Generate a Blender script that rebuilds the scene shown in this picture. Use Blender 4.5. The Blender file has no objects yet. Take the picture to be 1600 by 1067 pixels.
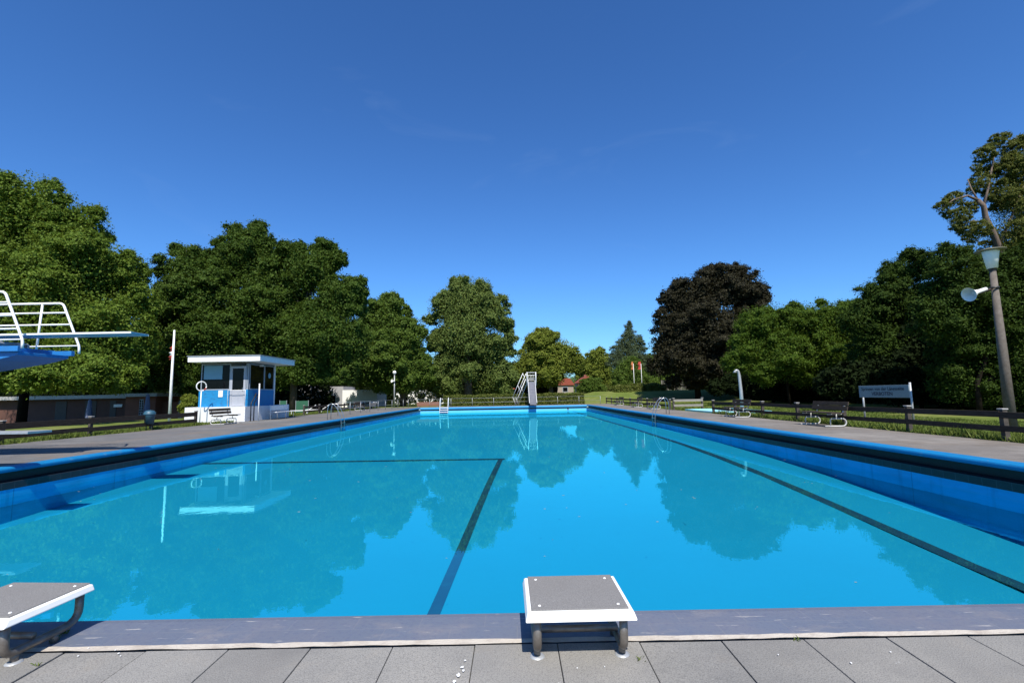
import bpy, math, random
import numpy as np
from mathutils import Vector, Matrix

C = bpy.context.scene.collection
S = bpy.context.scene
R = math.radians
random.seed(7)

# ------------------------------------------------------------------ camera
CAM_H, PITCH, ROLL, FPX = 1.255, R(6.25), -0.0185, 755.6
cd = bpy.data.cameras.new("camera")
cam = bpy.data.objects.new("camera", cd)
C.objects.link(cam)
cd.sensor_width = 36
cd.lens = 36 * FPX / 1600
cd.clip_start, cd.clip_end = 0.05, 4000
cam.matrix_world = (Matrix.Translation((0, 0, CAM_H)) @ Matrix.Rotation(R(90) + PITCH, 4, 'X')
                    @ Matrix.Rotation(ROLL, 4, 'Z'))
S.camera = cam

# ------------------------------------------------------------------ sun and sky
SUN_EL, SUN_AZ = R(53), R(173)          # azimuth clockwise from +Y: behind the viewer, a little to the right
w = bpy.data.worlds.new("World")
S.world = w
w.use_nodes = True
nt = w.node_tree
nt.nodes.clear()
sky = nt.nodes.new('ShaderNodeTexSky')
sky.sky_type = 'NISHITA'
sky.sun_disc = False
sky.sun_elevation = SUN_EL
sky.sun_rotation = SUN_AZ
sky.air_density = 1.0
sky.dust_density = 0.6
sky.ozone_density = 2.0
hsv = nt.nodes.new('ShaderNodeHueSaturation')
hsv.inputs['Saturation'].default_value = 1.05
bg = nt.nodes.new('ShaderNodeBackground')
bg.inputs[1].default_value = 0.078
wo = nt.nodes.new('ShaderNodeOutputWorld')
gm = nt.nodes.new('ShaderNodeGamma')
gm.inputs[1].default_value = 1.12
nt.links.new(sky.outputs[0], gm.inputs[0])
nt.links.new(gm.outputs[0], hsv.inputs['Color'])
tint = nt.nodes.new('ShaderNodeMix')
tint.data_type, tint.blend_type = 'RGBA', 'MULTIPLY'
tint.inputs[0].default_value = 1
tint.inputs[7].default_value = (0.50, 0.875, 1.29, 1)        # deep, clear blue of the day
nt.links.new(hsv.outputs[0], tint.inputs[6])
ctc = nt.nodes.new('ShaderNodeTexCoord')
cmp_ = nt.nodes.new('ShaderNodeMapping')
cmp_.inputs['Scale'].default_value = (2.2, 2.2, 9)
cmp_.inputs['Rotation'].default_value = (0.25, 0.3, 0.5)
cn = nt.nodes.new('ShaderNodeTexNoise')
cn.inputs['Scale'].default_value = 1.6
cn.inputs['Detail'].default_value = 7
cn.inputs['Distortion'].default_value = 0.8
cr_ = nt.nodes.new('ShaderNodeMapRange')
cr_.inputs[1].default_value, cr_.inputs[2].default_value, cr_.inputs[4].default_value = 0.60, 0.88, 0.055
cx_ = nt.nodes.new('ShaderNodeMix')
cx_.data_type = 'RGBA'
cx_.inputs[7].default_value = (6.5, 8.0, 9.5, 1)
nt.links.new(ctc.outputs['Generated'], cmp_.inputs[0])
nt.links.new(cmp_.outputs[0], cn.inputs['Vector'])
nt.links.new(cn.outputs[0], cr_.inputs[0])
nt.links.new(cr_.outputs[0], cx_.inputs[0])
nt.links.new(tint.outputs[2], cx_.inputs[6])
nt.links.new(cx_.outputs[2], bg.inputs[0])
nt.links.new(bg.outputs[0], wo.inputs[0])
sd = bpy.data.lights.new("sun", 'SUN')
sd.energy = 5.0
sd.angle = R(0.53)
sd.color = (1.0, 0.945, 0.85)
so = bpy.data.objects.new("sun", sd)
C.objects.link(so)
sv = Vector((math.sin(SUN_AZ) * math.cos(SUN_EL), math.cos(SUN_AZ) * math.cos(SUN_EL), math.sin(SUN_EL)))
so.rotation_euler = sv.to_track_quat('Z', 'Y').to_euler()
S.view_settings.view_transform = 'Standard'
S.view_settings.look = 'None'
S.view_settings.gamma = 1
S.view_settings.use_curve_mapping = False
S.view_settings.exposure = 0.55
S.cycles.max_bounces = 8
S.cycles.transparent_max_bounces = 12
S.cycles.caustics_reflective = False
S.cycles.caustics_refractive = False

# ------------------------------------------------------------------ helpers
def at(px, py, Y=None, z=0.0, X=None):
    """point of the place seen at a pixel of the 1600 wide photograph, on a plane Y, X or z"""
    a, b = (px - 800) / FPX, -(py - 533.5) / FPX
    d = cam.matrix_world.to_3x3() @ Vector((a, b, -1))
    t = Y / d.y if Y is not None else (X / d.x if X is not None else (z - CAM_H) / d.z)
    return Vector((0, 0, CAM_H)) + t * d

def sstep(a, b, x):
    t = min(1, max(0, (x - a) / (b - a)))
    return t * t * (3 - 2 * t)

def ground_z(x, y):
    z = -0.03
    z += 1.5 * sstep(57, 72, y) * sstep(5, 12, x)
    z -= 0.57 * sstep(32, 42, y) * sstep(-22, -32, x)
    return z

class MB:
    def __init__(s):
        s.v, s.f = [], []
    def add(s, vs, fs):
        n = len(s.v)
        s.v += [tuple(v) for v in vs]
        s.f += [tuple(i + n for i in f) for f in fs]
        return s
    def box(s, c, d, rz=0.0, m=None):
        x, y, z = (q / 2 for q in d)
        vs = [Vector((i * x, j * y, k * z)) for k in (-1, 1) for j in (-1, 1) for i in (-1, 1)]
        M = Matrix.Rotation(rz, 3, 'Z') if m is None else m
        c = Vector(c)
        return s.add([M @ v + c for v in vs],
                     [(0, 2, 3, 1), (4, 5, 7, 6), (0, 1, 5, 4), (2, 6, 7, 3), (0, 4, 6, 2), (1, 3, 7, 5)])
    def bbox(s, a, b):
        return s.box([(p + q) / 2 for p, q in zip(a, b)], [abs(q - p) for p, q in zip(a, b)])
    def tube(s, pts, r, n=8, cap=True):
        pts = [Vector(p) for p in pts]
        rs = r if isinstance(r, (list, tuple)) else [r] * len(pts)
        up = None
        rings = []
        for i, p in enumerate(pts):
            t = (pts[min(i + 1, len(pts) - 1)] - pts[max(i - 1, 0)]).normalized()
            if up is None:
                up = Vector((0, 0, 1)) if abs(t.z) < 0.9 else Vector((1, 0, 0))
            a = t.cross(up)
            if a.length < 1e-4:
                a = t.orthogonal()
            a.normalize()
            b = a.cross(t).normalized()
            up = b
            rings.append([p + rs[i] * (math.cos(2 * math.pi * k / n) * a + math.sin(2 * math.pi * k / n) * b) for k in range(n)])
        vs = [v for q in rings for v in q]
        fs = [(i * n + k, i * n + (k + 1) % n, (i + 1) * n + (k + 1) % n, (i + 1) * n + k)
              for i in range(len(pts) - 1) for k in range(n)]
        if cap:
            fs += [tuple(range(n)), tuple(reversed(range((len(pts) - 1) * n, len(pts) * n)))]
        return s.add(vs, fs)
    def lathe(s, prof, c=(0, 0, 0), n=20, m=None):
        M = m or Matrix.Identity(3)
        c = Vector(c)
        vs = [M @ Vector((r * math.cos(2 * math.pi * k / n), r * math.sin(2 * math.pi * k / n), z)) + c for r, z in prof for k in range(n)]
        fs = [(i * n + k, i * n + (k + 1) % n, (i + 1) * n + (k + 1) % n, (i + 1) * n + k)
              for i in range(len(prof) - 1) for k in range(n)]
        return s.add(vs, fs)
    def prism(s, poly, axis, a, b):
        """poly: 2d outline in the plane across the axis ('X': y,z; 'Y': x,z; 'Z': x,y)"""
        def q(p, t):
            return {'X': (t, p[0], p[1]), 'Y': (p[0], t, p[1]), 'Z': (p[0], p[1], t)}[axis]
        n = len(poly)
        return s.add([q(p, a) for p in poly] + [q(p, b) for p in poly],
                     [tuple(range(n)), tuple(reversed(range(n, 2 * n)))] +
                     [(i, (i + 1) % n, n + (i + 1) % n, n + i) for i in range(n)])
    def build(s, name, mat, parent=None, smooth=False, bevel=0.0):
        me = bpy.data.meshes.new(name)
        me.from_pydata(s.v, [], s.f)
        import bmesh
        bm = bmesh.new()
        bm.from_mesh(me)
        bmesh.ops.recalc_face_normals(bm, faces=bm.faces)
        bm.to_mesh(me)
        bm.free()
        if smooth:
            me.polygons.foreach_set('use_smooth', [True] * len(me.polygons))
        me.materials.append(mat)
        o = bpy.data.objects.new(name, me)
        C.objects.link(o)
        if parent:
            o.parent = parent
        if bevel:
            b = o.modifiers.new('edge', 'BEVEL')
            b.width, b.segments, b.limit_method = bevel, 2, 'ANGLE'
        return o

def arc(p0, p1, p2, n=6):
    p0, p1, p2 = Vector(p0), Vector(p1), Vector(p2)
    return [(1 - t) ** 2 * p0 + 2 * t * (1 - t) * p1 + t * t * p2 for t in [i / n for i in range(n + 1)]]

def tag(o, label=None, cat=None, group=None, kind=None):
    if label: o['label'] = label
    if cat: o['category'] = cat
    if group: o['group'] = group
    if kind: o['kind'] = kind
    return o

def thing(name, label, cat, loc=(0, 0, 0), rz=0.0, group=None):
    o = bpy.data.objects.new(name, None)
    C.objects.link(o)
    o.location = loc
    o.rotation_euler = (0, 0, rz)
    o.empty_display_size = 0.2
    return tag(o, label, cat, group)

def dup(root, loc, rz, label, group=None):
    r = root.copy()
    C.objects.link(r)
    r.location, r.rotation_euler = loc, (0, 0, rz)
    r['label'] = label
    if group: r['group'] = group
    for ch in list(root.children):
        c = ch.copy()
        C.objects.link(c)
        c.parent = r
        for g in ch.children:
            d = g.copy()
            C.objects.link(d)
            d.parent = c
    return r

# ------------------------------------------------------------------ materials
ALB = 0.72
def alb(c): return tuple(q * ALB for q in c) if max(c) < 0.69 else c
def newmat(name):
    m = bpy.data.materials.new(name)
    m.use_nodes = True
    t = m.node_tree
    t.nodes.clear()
    out = t.nodes.new('ShaderNodeOutputMaterial')
    return m, t, out

def pm(name, c1, c2=None, scale=6.0, rough=0.6, bump=0.0, metal=0.0, detail=6, bscale=None, stretch=None, spec=0.5, contrast=(0.35, 0.65)):
    """Principled surface whose colour wanders between two tones"""
    c1, c2 = alb(c1), (alb(c2) if c2 else c2)
    m, t, out = newmat(name)
    b = t.nodes.new('ShaderNodeBsdfPrincipled')
    b.inputs['Roughness'].default_value = rough
    b.inputs['Metallic'].default_value = metal
    b.inputs['Specular IOR Level'].default_value = spec
    t.links.new(b.outputs[0], out.inputs[0])
    tc = t.nodes.new('ShaderNodeTexCoord')
    mp = t.nodes.new('ShaderNodeMapping')
    if stretch: mp.inputs['Scale'].default_value = stretch
    t.links.new(tc.outputs['Object'], mp.inputs[0])
    nz = t.nodes.new('ShaderNodeTexNoise')
    nz.inputs['Scale'].default_value = scale
    nz.inputs['Detail'].default_value = detail
    nz.inputs['Roughness'].default_value = 0.65
    t.links.new(mp.outputs[0], nz.inputs['Vector'])
    cr = t.nodes.new('ShaderNodeValToRGB')
    c2 = c2 or tuple(min(1, q * 0.8) for q in c1)
    cr.color_ramp.elements[0].position, cr.color_ramp.elements[1].position = contrast
    cr.color_ramp.elements[0].color = (*c1, 1)
    cr.color_ramp.elements[1].color = (*c2, 1)
    t.links.new(nz.outputs[0], cr.inputs[0])
    t.links.new(cr.outputs[0], b.inputs['Base Color'])
    if bump:
        n2 = t.nodes.new('ShaderNodeTexNoise')
        n2.inputs['Scale'].default_value = bscale or scale * 8
        n2.inputs['Detail'].default_value = 4
        t.links.new(mp.outputs[0], n2.inputs['Vector'])
        bp = t.nodes.new('ShaderNodeBump')
        bp.inputs['Strength'].default_value = bump
        bp.inputs['Distance'].default_value = 0.02
        t.links.new(n2.outputs[0], bp.inputs['Height'])
        t.links.new(bp.outputs[0], b.inputs['Normal'])
    m['bsdf'] = b.name
    return m

def mixcol(t, fac, a, b, mode='MIX'):
    n = t.nodes.new('ShaderNodeMix')
    n.data_type = 'RGBA'
    n.blend_type = mode
    for s, v in ((n.inputs[0], fac), (n.inputs[6], a), (n.inputs[7], b)):
        if isinstance(v, (int, float)): s.default_value = v
        elif isinstance(v, tuple): s.default_value = (*v, 1)
        else: t.links.new(v, s)
    return n.outputs[2]

def noise(t, vec, scale, detail=5, lo=0.4, hi=0.6, rough=0.6):
    n = t.nodes.new('ShaderNodeTexNoise')
    n.inputs['Scale'].default_value = scale
    n.inputs['Detail'].default_value = detail
    n.inputs['Roughness'].default_value = rough
    t.links.new(vec, n.inputs['Vector'])
    r = t.nodes.new('ShaderNodeMapRange')
    r.inputs[1].default_value, r.inputs[2].default_value = lo, hi
    t.links.new(n.outputs[0], r.inputs[0])
    return r.outputs[0]

def layered(name, base, layers, rough=0.7, brick=None, bump=None, spec=0.4, axis='XY', island=0.0):
    """base tone; layers = (colour, scale, lo, hi, amount[, stretch]); brick = (w, h, mortar size, mortar colour, amount)"""
    base = alb(base)
    layers = [(alb(L[0]),) + tuple(L[1:]) for L in layers]
    if brick: brick = brick[:3] + (alb(brick[3]), brick[4])
    m, t, out = newmat(name)
    b = t.nodes.new('ShaderNodeBsdfPrincipled')
    b.inputs['Roughness'].default_value = rough
    b.inputs['Specular IOR Level'].default_value = spec
    t.links.new(b.outputs[0], out.inputs[0])
    tc = t.nodes.new('ShaderNodeTexCoord')
    vec = tc.outputs['Object']
    col = base
    for L in layers:
        v = vec
        if len(L) > 5:
            mp = t.nodes.new('ShaderNodeMapping')
            mp.inputs['Scale'].default_value = L[5]
            t.links.new(vec, mp.inputs[0])
            v = mp.outputs[0]
        f = noise(t, v, L[1], 6, L[2], L[3])
        mu = t.nodes.new('ShaderNodeMath')
        mu.operation = 'MULTIPLY'
        mu.use_clamp = True
        t.links.new(f, mu.inputs[0])
        mu.inputs[1].default_value = L[4]
        col = mixcol(t, mu.outputs[0], col, L[0])
    if brick:
        bw, bh, ms, mc, am = brick
        v = vec
        if axis != 'XY':
            sx = t.nodes.new('ShaderNodeSeparateXYZ')
            t.links.new(vec, sx.inputs[0])
            cx = t.nodes.new('ShaderNodeCombineXYZ')
            for k, ch in enumerate(axis):
                t.links.new(sx.outputs['XYZ'.index(ch)], cx.inputs[k])
            v = cx.outputs[0]
        bt = t.nodes.new('ShaderNodeTexBrick')
        bt.inputs['Scale'].default_value = 1
        bt.inputs['Brick Width'].default_value = bw
        bt.inputs['Row Height'].default_value = bh
        bt.inputs['Mortar Size'].default_value = ms
        bt.inputs['Mortar Smooth'].default_value = 0.2
        bt.inputs['Color1'].default_value = (1, 1, 1, 1)
        bt.inputs['Color2'].default_value = (0.86, 0.86, 0.86, 1)
        bt.inputs['Mortar'].default_value = (1, 1, 1, 1)
        t.links.new(v, bt.inputs['Vector'])
        col = mixcol(t, am, col, bt.outputs['Color'], 'MULTIPLY')
        mm = t.nodes.new('ShaderNodeMath')
        mm.operation = 'MULTIPLY'
        t.links.new(bt.outputs['Fac'], mm.inputs[0])
        mm.inputs[1].default_value = am
        col = mixcol(t, mm.outputs[0], col, mc)
    if island:
        g = t.nodes.new('ShaderNodeNewGeometry')
        mr = t.nodes.new('ShaderNodeMapRange')
        mr.inputs[3].default_value, mr.inputs[4].default_value = 1 - island, 1 + island
        t.links.new(g.outputs['Random Per Island'], mr.inputs[0])
        cc = t.nodes.new('ShaderNodeCombineColor')
        for k in range(3): t.links.new(mr.outputs[0], cc.inputs[k])
        col = mixcol(t, 1.0, col, cc.outputs[0], 'MULTIPLY')
    if isinstance(col, tuple):
        b.inputs['Base Color'].default_value = (*col, 1)
    else:
        t.links.new(col, b.inputs['Base Color'])
    if bump:
        n2 = t.nodes.new('ShaderNodeTexNoise')
        n2.inputs['Scale'].default_value = bump[0]
        n2.inputs['Detail'].default_value = 5
        t.links.new(vec, n2.inputs['Vector'])
        bp = t.nodes.new('ShaderNodeBump')
        bp.inputs['Strength'].default_value = bump[1]
        bp.inputs['Distance'].default_value = 0.01
        t.links.new(n2.outputs[0], bp.inputs['Height'])
        t.links.new(bp.outputs[0], b.inputs['Normal'])
    return m

def leafmat(name, c1, c2, trans=0.35, rough=0.6, spec=0.13):
    c1, c2 = alb(c1), alb(c2)
    m, t, out = newmat(name)
    g = t.nodes.new('ShaderNodeNewGeometry')
    cr = t.nodes.new('ShaderNodeValToRGB')
    cr.color_ramp.elements[0].color = (*c1, 1)
    cr.color_ramp.elements[1].color = (*c2, 1)
    t.links.new(g.outputs['Random Per Island'], cr.inputs[0])
    d = t.nodes.new('ShaderNodeBsdfPrincipled')
    d.inputs['Roughness'].default_value = rough
    d.inputs['Specular IOR Level'].default_value = spec
    t.links.new(cr.outputs[0], d.inputs['Base Color'])
    tr = t.nodes.new('ShaderNodeBsdfTranslucent')
    hs = t.nodes.new('ShaderNodeHueSaturation')
    hs.inputs['Hue'].default_value = 0.48
    hs.inputs['Value'].default_value = 1.2
    t.links.new(cr.outputs[0], hs.inputs['Color'])
    t.links.new(hs.outputs[0], tr.inputs[0])
    mx = t.nodes.new('ShaderNodeMixShader')
    mx.inputs[0].default_value = trans
    t.links.new(d.outputs[0], mx.inputs[1])
    t.links.new(tr.outputs[0], mx.inputs[2])
    t.links.new(mx.outputs[0], out.inputs[0])
    return m

M = {}
M['white'] = pm('white_paint', (0.80, 0.80, 0.79), (0.70, 0.70, 0.68), 5, 0.45)
M['white_wall'] = layered('white_brick_paint', (0.80, 0.80, 0.79), [((0.55, 0.54, 0.52), 2.0, 0.55, 0.8, 0.5)], 0.7, (0.25, 0.085, 0.006, (0.62, 0.62, 0.63), 0.5), (30, 0.3))
M['white_wall_side'] = layered('white_brick_paint_side', (0.80, 0.80, 0.79), [((0.55, 0.54, 0.52), 2.0, 0.55, 0.8, 0.5)], 0.7, (0.25, 0.085, 0.006, (0.62, 0.62, 0.63), 0.5), (30, 0.3), axis='YZX')
M['tube_white'] = pm('dull_white_tube', (.66, .66, .64), (.54, .54, .52), 9, .5)
M['steel'] = pm('brushed_steel', (0.62, 0.63, 0.64), (0.5, 0.5, 0.5), 20, 0.28, 0, 0.9)
M['dull_steel'] = pm('weathered_steel_tube', (0.30, 0.27, 0.235), (0.20, 0.17, 0.145), 14, 0.42, 0.1, 0.55)
M['galv'] = pm('galvanised_steel', (0.55, 0.57, 0.59), (0.44, 0.45, 0.46), 12, 0.45, 0, 0.35)
M['wood_dark'] = pm('dark_stained_wood', (0.040, 0.030, 0.024), (0.085, 0.066, 0.052), 5, 0.85, 0.25, 0, 6, 30, (4, 1, 8), 0.15)
M['wood_grey'] = pm('grey_and_sunlit_wood', (0.24, 0.215, 0.18), (0.34, 0.31, 0.27), 5, 0.8, 0.25, 0, 6, 30, (1, 4, 8))  # pale plank tone of the short fence piece stands for direct sun
M['trellis'] = pm('dark_grey_trellis', (0.10, 0.095, 0.085), (0.15, 0.14, 0.125), 5, 0.8)
M['wood_post'] = pm('dark_wood_post', (0.045, 0.036, 0.03), (0.09, 0.075, 0.06), 6, 0.8, 0.2)
M['concrete_cap'] = pm('pale_post_cap', (0.50, 0.49, 0.47), (0.38, 0.37, 0.35), 10, 0.8)
M['lamp_pole'] = pm('weathered_concrete_pole', (0.13, 0.105, 0.085), (0.19, 0.16, 0.135), 9, 0.85, 0.2)
M['black'] = pm('black_metal', (0.015, 0.015, 0.017), (0.03, 0.03, 0.03), 8, 0.5)
M['blue_wall'] = layered('bright_blue_wall_paint', (0.012, 0.29, 0.63), [((0.03, 0.16, 0.36), 5.0, 0.5, 0.66, 0.75, (1, 1, 2.5))], 0.6, (0.26, 0.085, 0.006, (0.01, 0.16, 0.48), 0.35), axis='XZY')
M['blue_wall_side'] = layered('bright_blue_wall_paint_side', (0.01, 0.25, 0.6), [((0.015, 0.17, 0.42), 3.0, 0.55, 0.75, 0.6)], 0.6, (0.26, 0.085, 0.006, (0.01, 0.16, 0.48), 0.35), axis='YZX')
M['tower_blue'] = pm('blue_steel_paint', (0.02, 0.24, 0.66), (0.03, 0.21, 0.56), 3, 0.5)
M['board_blue'] = pm('pale_blue_board_underside', (0.13, 0.46, 0.64), (0.17, 0.50, 0.66), 4, 0.5)
M['dark_glass'] = pm('dark_window_glass', (0.003, 0.0035, 0.0045), (0.005, 0.0055, 0.007), 2, 0.05, spec=0.12)
M['grey_frame'] = pm('grey_window_frame', (0.42, 0.46, 0.52), (0.36, 0.4, 0.46), 5, 0.5)
M['dark_frame'] = pm('dark_window_frame', (0.06, 0.07, 0.085), (0.08, 0.09, 0.1), 5, 0.5)
M['blind'] = pm('pale_blue_blind', (0.24, 0.45, 0.57), (0.22, 0.42, 0.54), 5, 0.7)
M['soffit'] = pm('white_soffit', (0.45, 0.45, 0.46), (0.38, 0.38, 0.4), 4, 0.7)
M['brick'] = layered('red_brick', (0.30, 0.095, 0.05), [((0.22, 0.06, 0.035), 1.5, 0.45, 0.65, 0.6)], 0.85, (0.24, 0.08, 0.01, (0.30, 0.22, 0.18), 0.6), axis='XZY')
M['shaded_brick'] = layered('shaded_brown_brick', (0.15, 0.06, 0.042), [((0.10, 0.042, 0.03), 1.5, 0.45, 0.65, 0.6)], 0.85, (0.24, 0.08, 0.01, (0.15, 0.11, 0.09), 0.6), axis='XZY')  # brick tone darkened to hold the shade that lies on this wall
M['pale_brick'] = layered('pale_brick', (0.42, 0.34, 0.26), [((0.34, 0.26, 0.2), 1.5, 0.45, 0.65, 0.6)], 0.85, (0.24, 0.08, 0.01, (0.40, 0.36, 0.30), 0.6), axis='XZY')
M['roof_tile'] = layered('red_roof_tile', (0.38, 0.085, 0.045), [((0.26, 0.06, 0.04), 1.2, 0.45, 0.7, 0.7)], 0.8, (0.3, 0.33, 0.03, (0.18, 0.04, 0.025), 0.7), axis='XZY')
M['fascia'] = pm('grey_white_fascia', (0.55, 0.54, 0.51), (0.44, 0.43, 0.40), 3, 0.7)
M['dark_wood_door'] = pm('dark_door', (0.05, 0.035, 0.03), (0.07, 0.05, 0.04), 4, 0.6)
M['shade_blue'] = pm('faded_blue_grey_cloth', (0.25, 0.29, 0.46), (0.21, 0.24, 0.38), 4, 0.9)
M['red_cloth'] = pm('red_cloth', (0.50, 0.06, 0.04), (0.42, 0.05, 0.035), 4, 0.85)
M['orange_cloth'] = pm('orange_cloth', (0.62, 0.22, 0.08), (0.52, 0.18, 0.06), 4, 0.85)
M['green_net'] = pm('green_windbreak_cloth', (0.02, 0.11, 0.06), (0.03, 0.14, 0.08), 10, 0.9)
M['bin_blue'] = pm('blue_bin_plastic', (0.025, 0.09, 0.14), (0.04, 0.13, 0.19), 5, 0.5)
M['sign_face'] = pm('pale_sign_enamel', (0.36, 0.42, 0.46), (0.32, 0.38, 0.42), 3, 0.6)
M['ink'] = pm('dark_blue_lettering', (0.02, 0.025, 0.06), (0.03, 0.03, 0.07), 5, 0.5)
M['opal'] = pm('opal_lamp_glass', (0.84, 0.87, 0.88), (0.78, 0.82, 0.83), 3, 0.3)
M['bark'] = pm('bark', (0.055, 0.042, 0.032), (0.11, 0.09, 0.07), 4, 0.9, 0.6, 0, 6, 12, (6, 6, 1))
M['bark_dark'] = pm('dark_bark', (0.016, 0.013, 0.010), (0.028, 0.023, 0.018), 4, 0.95, spec=0.05)
M['bark_pale'] = pm('pale_bark', (0.24, 0.17, 0.125), (0.13, 0.095, 0.075), 3, 0.9, 0.6, 0, 6, 10, (5, 5, 1))

# near paving, coping and pool
M['slab'] = layered('grey_concrete_slab', (0.355, 0.338, 0.305),
                    [((0.21, 0.205, 0.195), 1.4, 0.35, 0.7, 0.75), ((0.135, 0.13, 0.125), 170, 0.47, 0.66, 0.8), ((0.38, 0.37, 0.355), 130, 0.56, 0.72, 0.7),
                     ((0.33, 0.29, 0.24), 2.6, 0.58, 0.75, 0.5), ((0.62, 0.62, 0.60), 14, 0.69, 0.73, 0.8), ((0.19, 0.18, 0.17), 0.9, 0.5, 0.62, 0.4)], 0.9, None, (160, 0.35), island=0.09)
M['joint'] = pm('dark_joint_sand', (0.05, 0.048, 0.043), (0.09, 0.08, 0.07), 20, 0.95)
M['mortar'] = layered('cream_mortar', (0.60, 0.54, 0.46), [((0.42, 0.36, 0.30), 9, 0.45, 0.68, 0.8), ((0.16, 0.11, 0.08), 14, 0.62, 0.72, 0.8, (1, 6, 1))], 0.9, None, (60, 0.5))
M['near_coping'] = layered('slate_blue_painted_tile', (0.162, 0.186, 0.245),
                           [((0.22, 0.21, 0.24), 1.5, 0.46, 0.70, 0.6), ((0.32, 0.29, 0.28), 2.2, 0.56, 0.74, 0.55, (1, 2.2, 1)),
                            ((0.52, 0.49, 0.46), 5, 0.63, 0.69, 0.8, (1, 7, 1)), ((0.085, 0.095, 0.2), 40, 0.5, 0.7, 0.3)], 0.55,
                           (0.36, 0.175, 0.0035, (0.26, 0.25, 0.26), 0.26), (60, 0.15))
M['coping_blue'] = layered('blue_painted_coping', (0.008, 0.25, 0.57), [((0.012, 0.19, 0.44), 1.3, 0.45, 0.7, 0.6), ((0.12, 0.34, 0.55), 5, 0.58, 0.72, 0.6), ((0.30, 0.36, 0.42), 9, 0.66, 0.72, 0.6), ((0.01, 0.10, 0.28), 2, 0.58, 0.7, 0.4, (1, 2, 1))], 0.45,
                           (0.25, 0.25, 0.005, (0.02, 0.14, 0.36), 0.35), (30, 0.1))
M['gutter'] = pm('dark_gutter', (0.008, 0.009, 0.013), (0.014, 0.015, 0.02), 6, 0.6)
M['band'] = layered('black_tile_band', (0.030, 0.033, 0.045), [((0.05, 0.052, 0.065), 3, 0.45, 0.7, 0.6)], 0.35, (0.25, 0.15, 0.006, (0.09, 0.10, 0.12), 0.8), axis='YZX')
M['pool_wall'] = layered('blue_pool_wall_paint', (0.004, 0.40, 0.80), [((0.005, 0.34, 0.67), 0.9, 0.4, 0.7, 0.7, (1, 1, 4)), ((0.06, 0.50, 0.68), 1.4, 0.56, 0.75, 0.45, (1, .35, 9)), ((0.004, 0.24, 0.50), 2.0, 0.55, 0.72, 0.5, (1, 2.5, .3))], 0.5, (2.5, 5.0, 0.012, (0.01, 0.2, 0.42), 0.6), axis='YZX')
M['pool_end'] = layered('pale_blue_pool_end_paint', (0.11, 0.48, 0.80), [((0.08, 0.42, 0.72), 1.2, 0.4, 0.7, 0.6)], 0.5)
M['end_coping'] = layered('pale_blue_end_coping', (0.05, 0.36, 0.68), [((0.03, 0.28, 0.58), 1.2, 0.4, 0.7, 0.6)], 0.5)
M['pool_floor'] = layered('cyan_pool_floor_paint', (0.001, 0.40, 0.63), [((0.001, 0.36, 0.56), 0.35, 0.4, 0.65, 0.5), ((0.002, 0.39, 0.62), 2.5, 0.5, 0.7, 0.3)], 0.7)
M['lane'] = layered('dark_lane_paint', (0.006, 0.06, 0.11), [((0.008, 0.11, 0.17), 4, 0.5, 0.7, 0.6)], 0.7)
M['deck'] = layered('brown_grey_side_paving', (0.24, 0.215, 0.19), [((0.17, 0.15, 0.13), 0.8, 0.4, 0.65, 0.7), ((0.33, 0.30, 0.27), 5, 0.55, 0.7, 0.5), ((0.11, 0.10, 0.09), 60, 0.5, 0.68, 0.5), ((0.2, 0.15, 0.1), 0.5, 0.5, 0.7, 0.5), ((0.40, 0.37, 0.33), 0.35, 0.52, 0.66, 0.45), ((0.12, 0.10, 0.085), 2.2, 0.60, 0.72, 0.6)],
                    0.9, (0.5, 0.5, 0.012, (0.10, 0.09, 0.08), 0.5), (60, 0.4))
M['deck_left'] = layered('grey_side_asphalt', (0.185, 0.18, 0.178), [((0.13, 0.125, 0.12), 0.7, 0.4, 0.65, 0.7), ((0.27, 0.25, 0.23), 5, 0.55, 0.7, 0.4), ((0.08, 0.08, 0.08), 80, 0.5, 0.68, 0.5), ((0.25, 0.19, 0.14), 0.5, 0.52, 0.68, 0.6), ((0.29, 0.28, 0.26), 0.3, 0.52, 0.66, 0.5), ((0.09, 0.085, 0.08), 1.8, 0.60, 0.70, 0.6)],
                         0.9, (1.0, 1.0, 0.012, (0.08, 0.08, 0.078), 0.45), (80, 0.5))
M['lawn'] = layered('lawn_grass', (0.14, 0.19, 0.035), [((0.26, 0.255, 0.085), 0.25, 0.42, 0.62, 0.75), ((0.085, 0.13, 0.022), 1.5, 0.45, 0.65, 0.6), ((0.17, 0.22, 0.045), 12, 0.5, 0.7, 0.5), ((0.28, 0.25, 0.11), 5, 0.58, 0.72, 0.5)], 1.0, None, (40, 1.0), 0.1)
M['wading'] = pm('pale_cyan_basin_paint', (0.32, 0.66, 0.74), (0.28, 0.60, 0.70), 2, 0.5)
M['blade'] = leafmat('grass_blade', (0.098, 0.163, 0.023), (0.208, 0.247, 0.058), 0.3)
M['maple'] = leafmat('maple_leaf', (0.085, 0.155, 0.015), (0.2, 0.285, 0.038), 0.32)
M['oak'] = leafmat('oak_leaf', (0.04, 0.088, 0.01), (0.105, 0.165, 0.022), 0.28)
M['mid'] = leafmat('broad_leaf', (0.07, 0.135, 0.016), (0.15, 0.22, 0.035), 0.30)
M['pale'] = leafmat('pale_leaf', (0.1, 0.16, 0.035), (0.225, 0.29, 0.07), 0.30)
M['lime'] = leafmat('lime_leaf', (0.13, 0.19, 0.022), (0.28, 0.32, 0.05), 0.32)
M['conifer'] = leafmat('conifer_needle', (0.07, 0.1, 0.045), (0.13, 0.17, 0.08), 0.1)
M['copper'] = leafmat('copper_leaf', (0.022, 0.021, 0.012), (0.055, 0.05, 0.022), 0.15)
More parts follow.
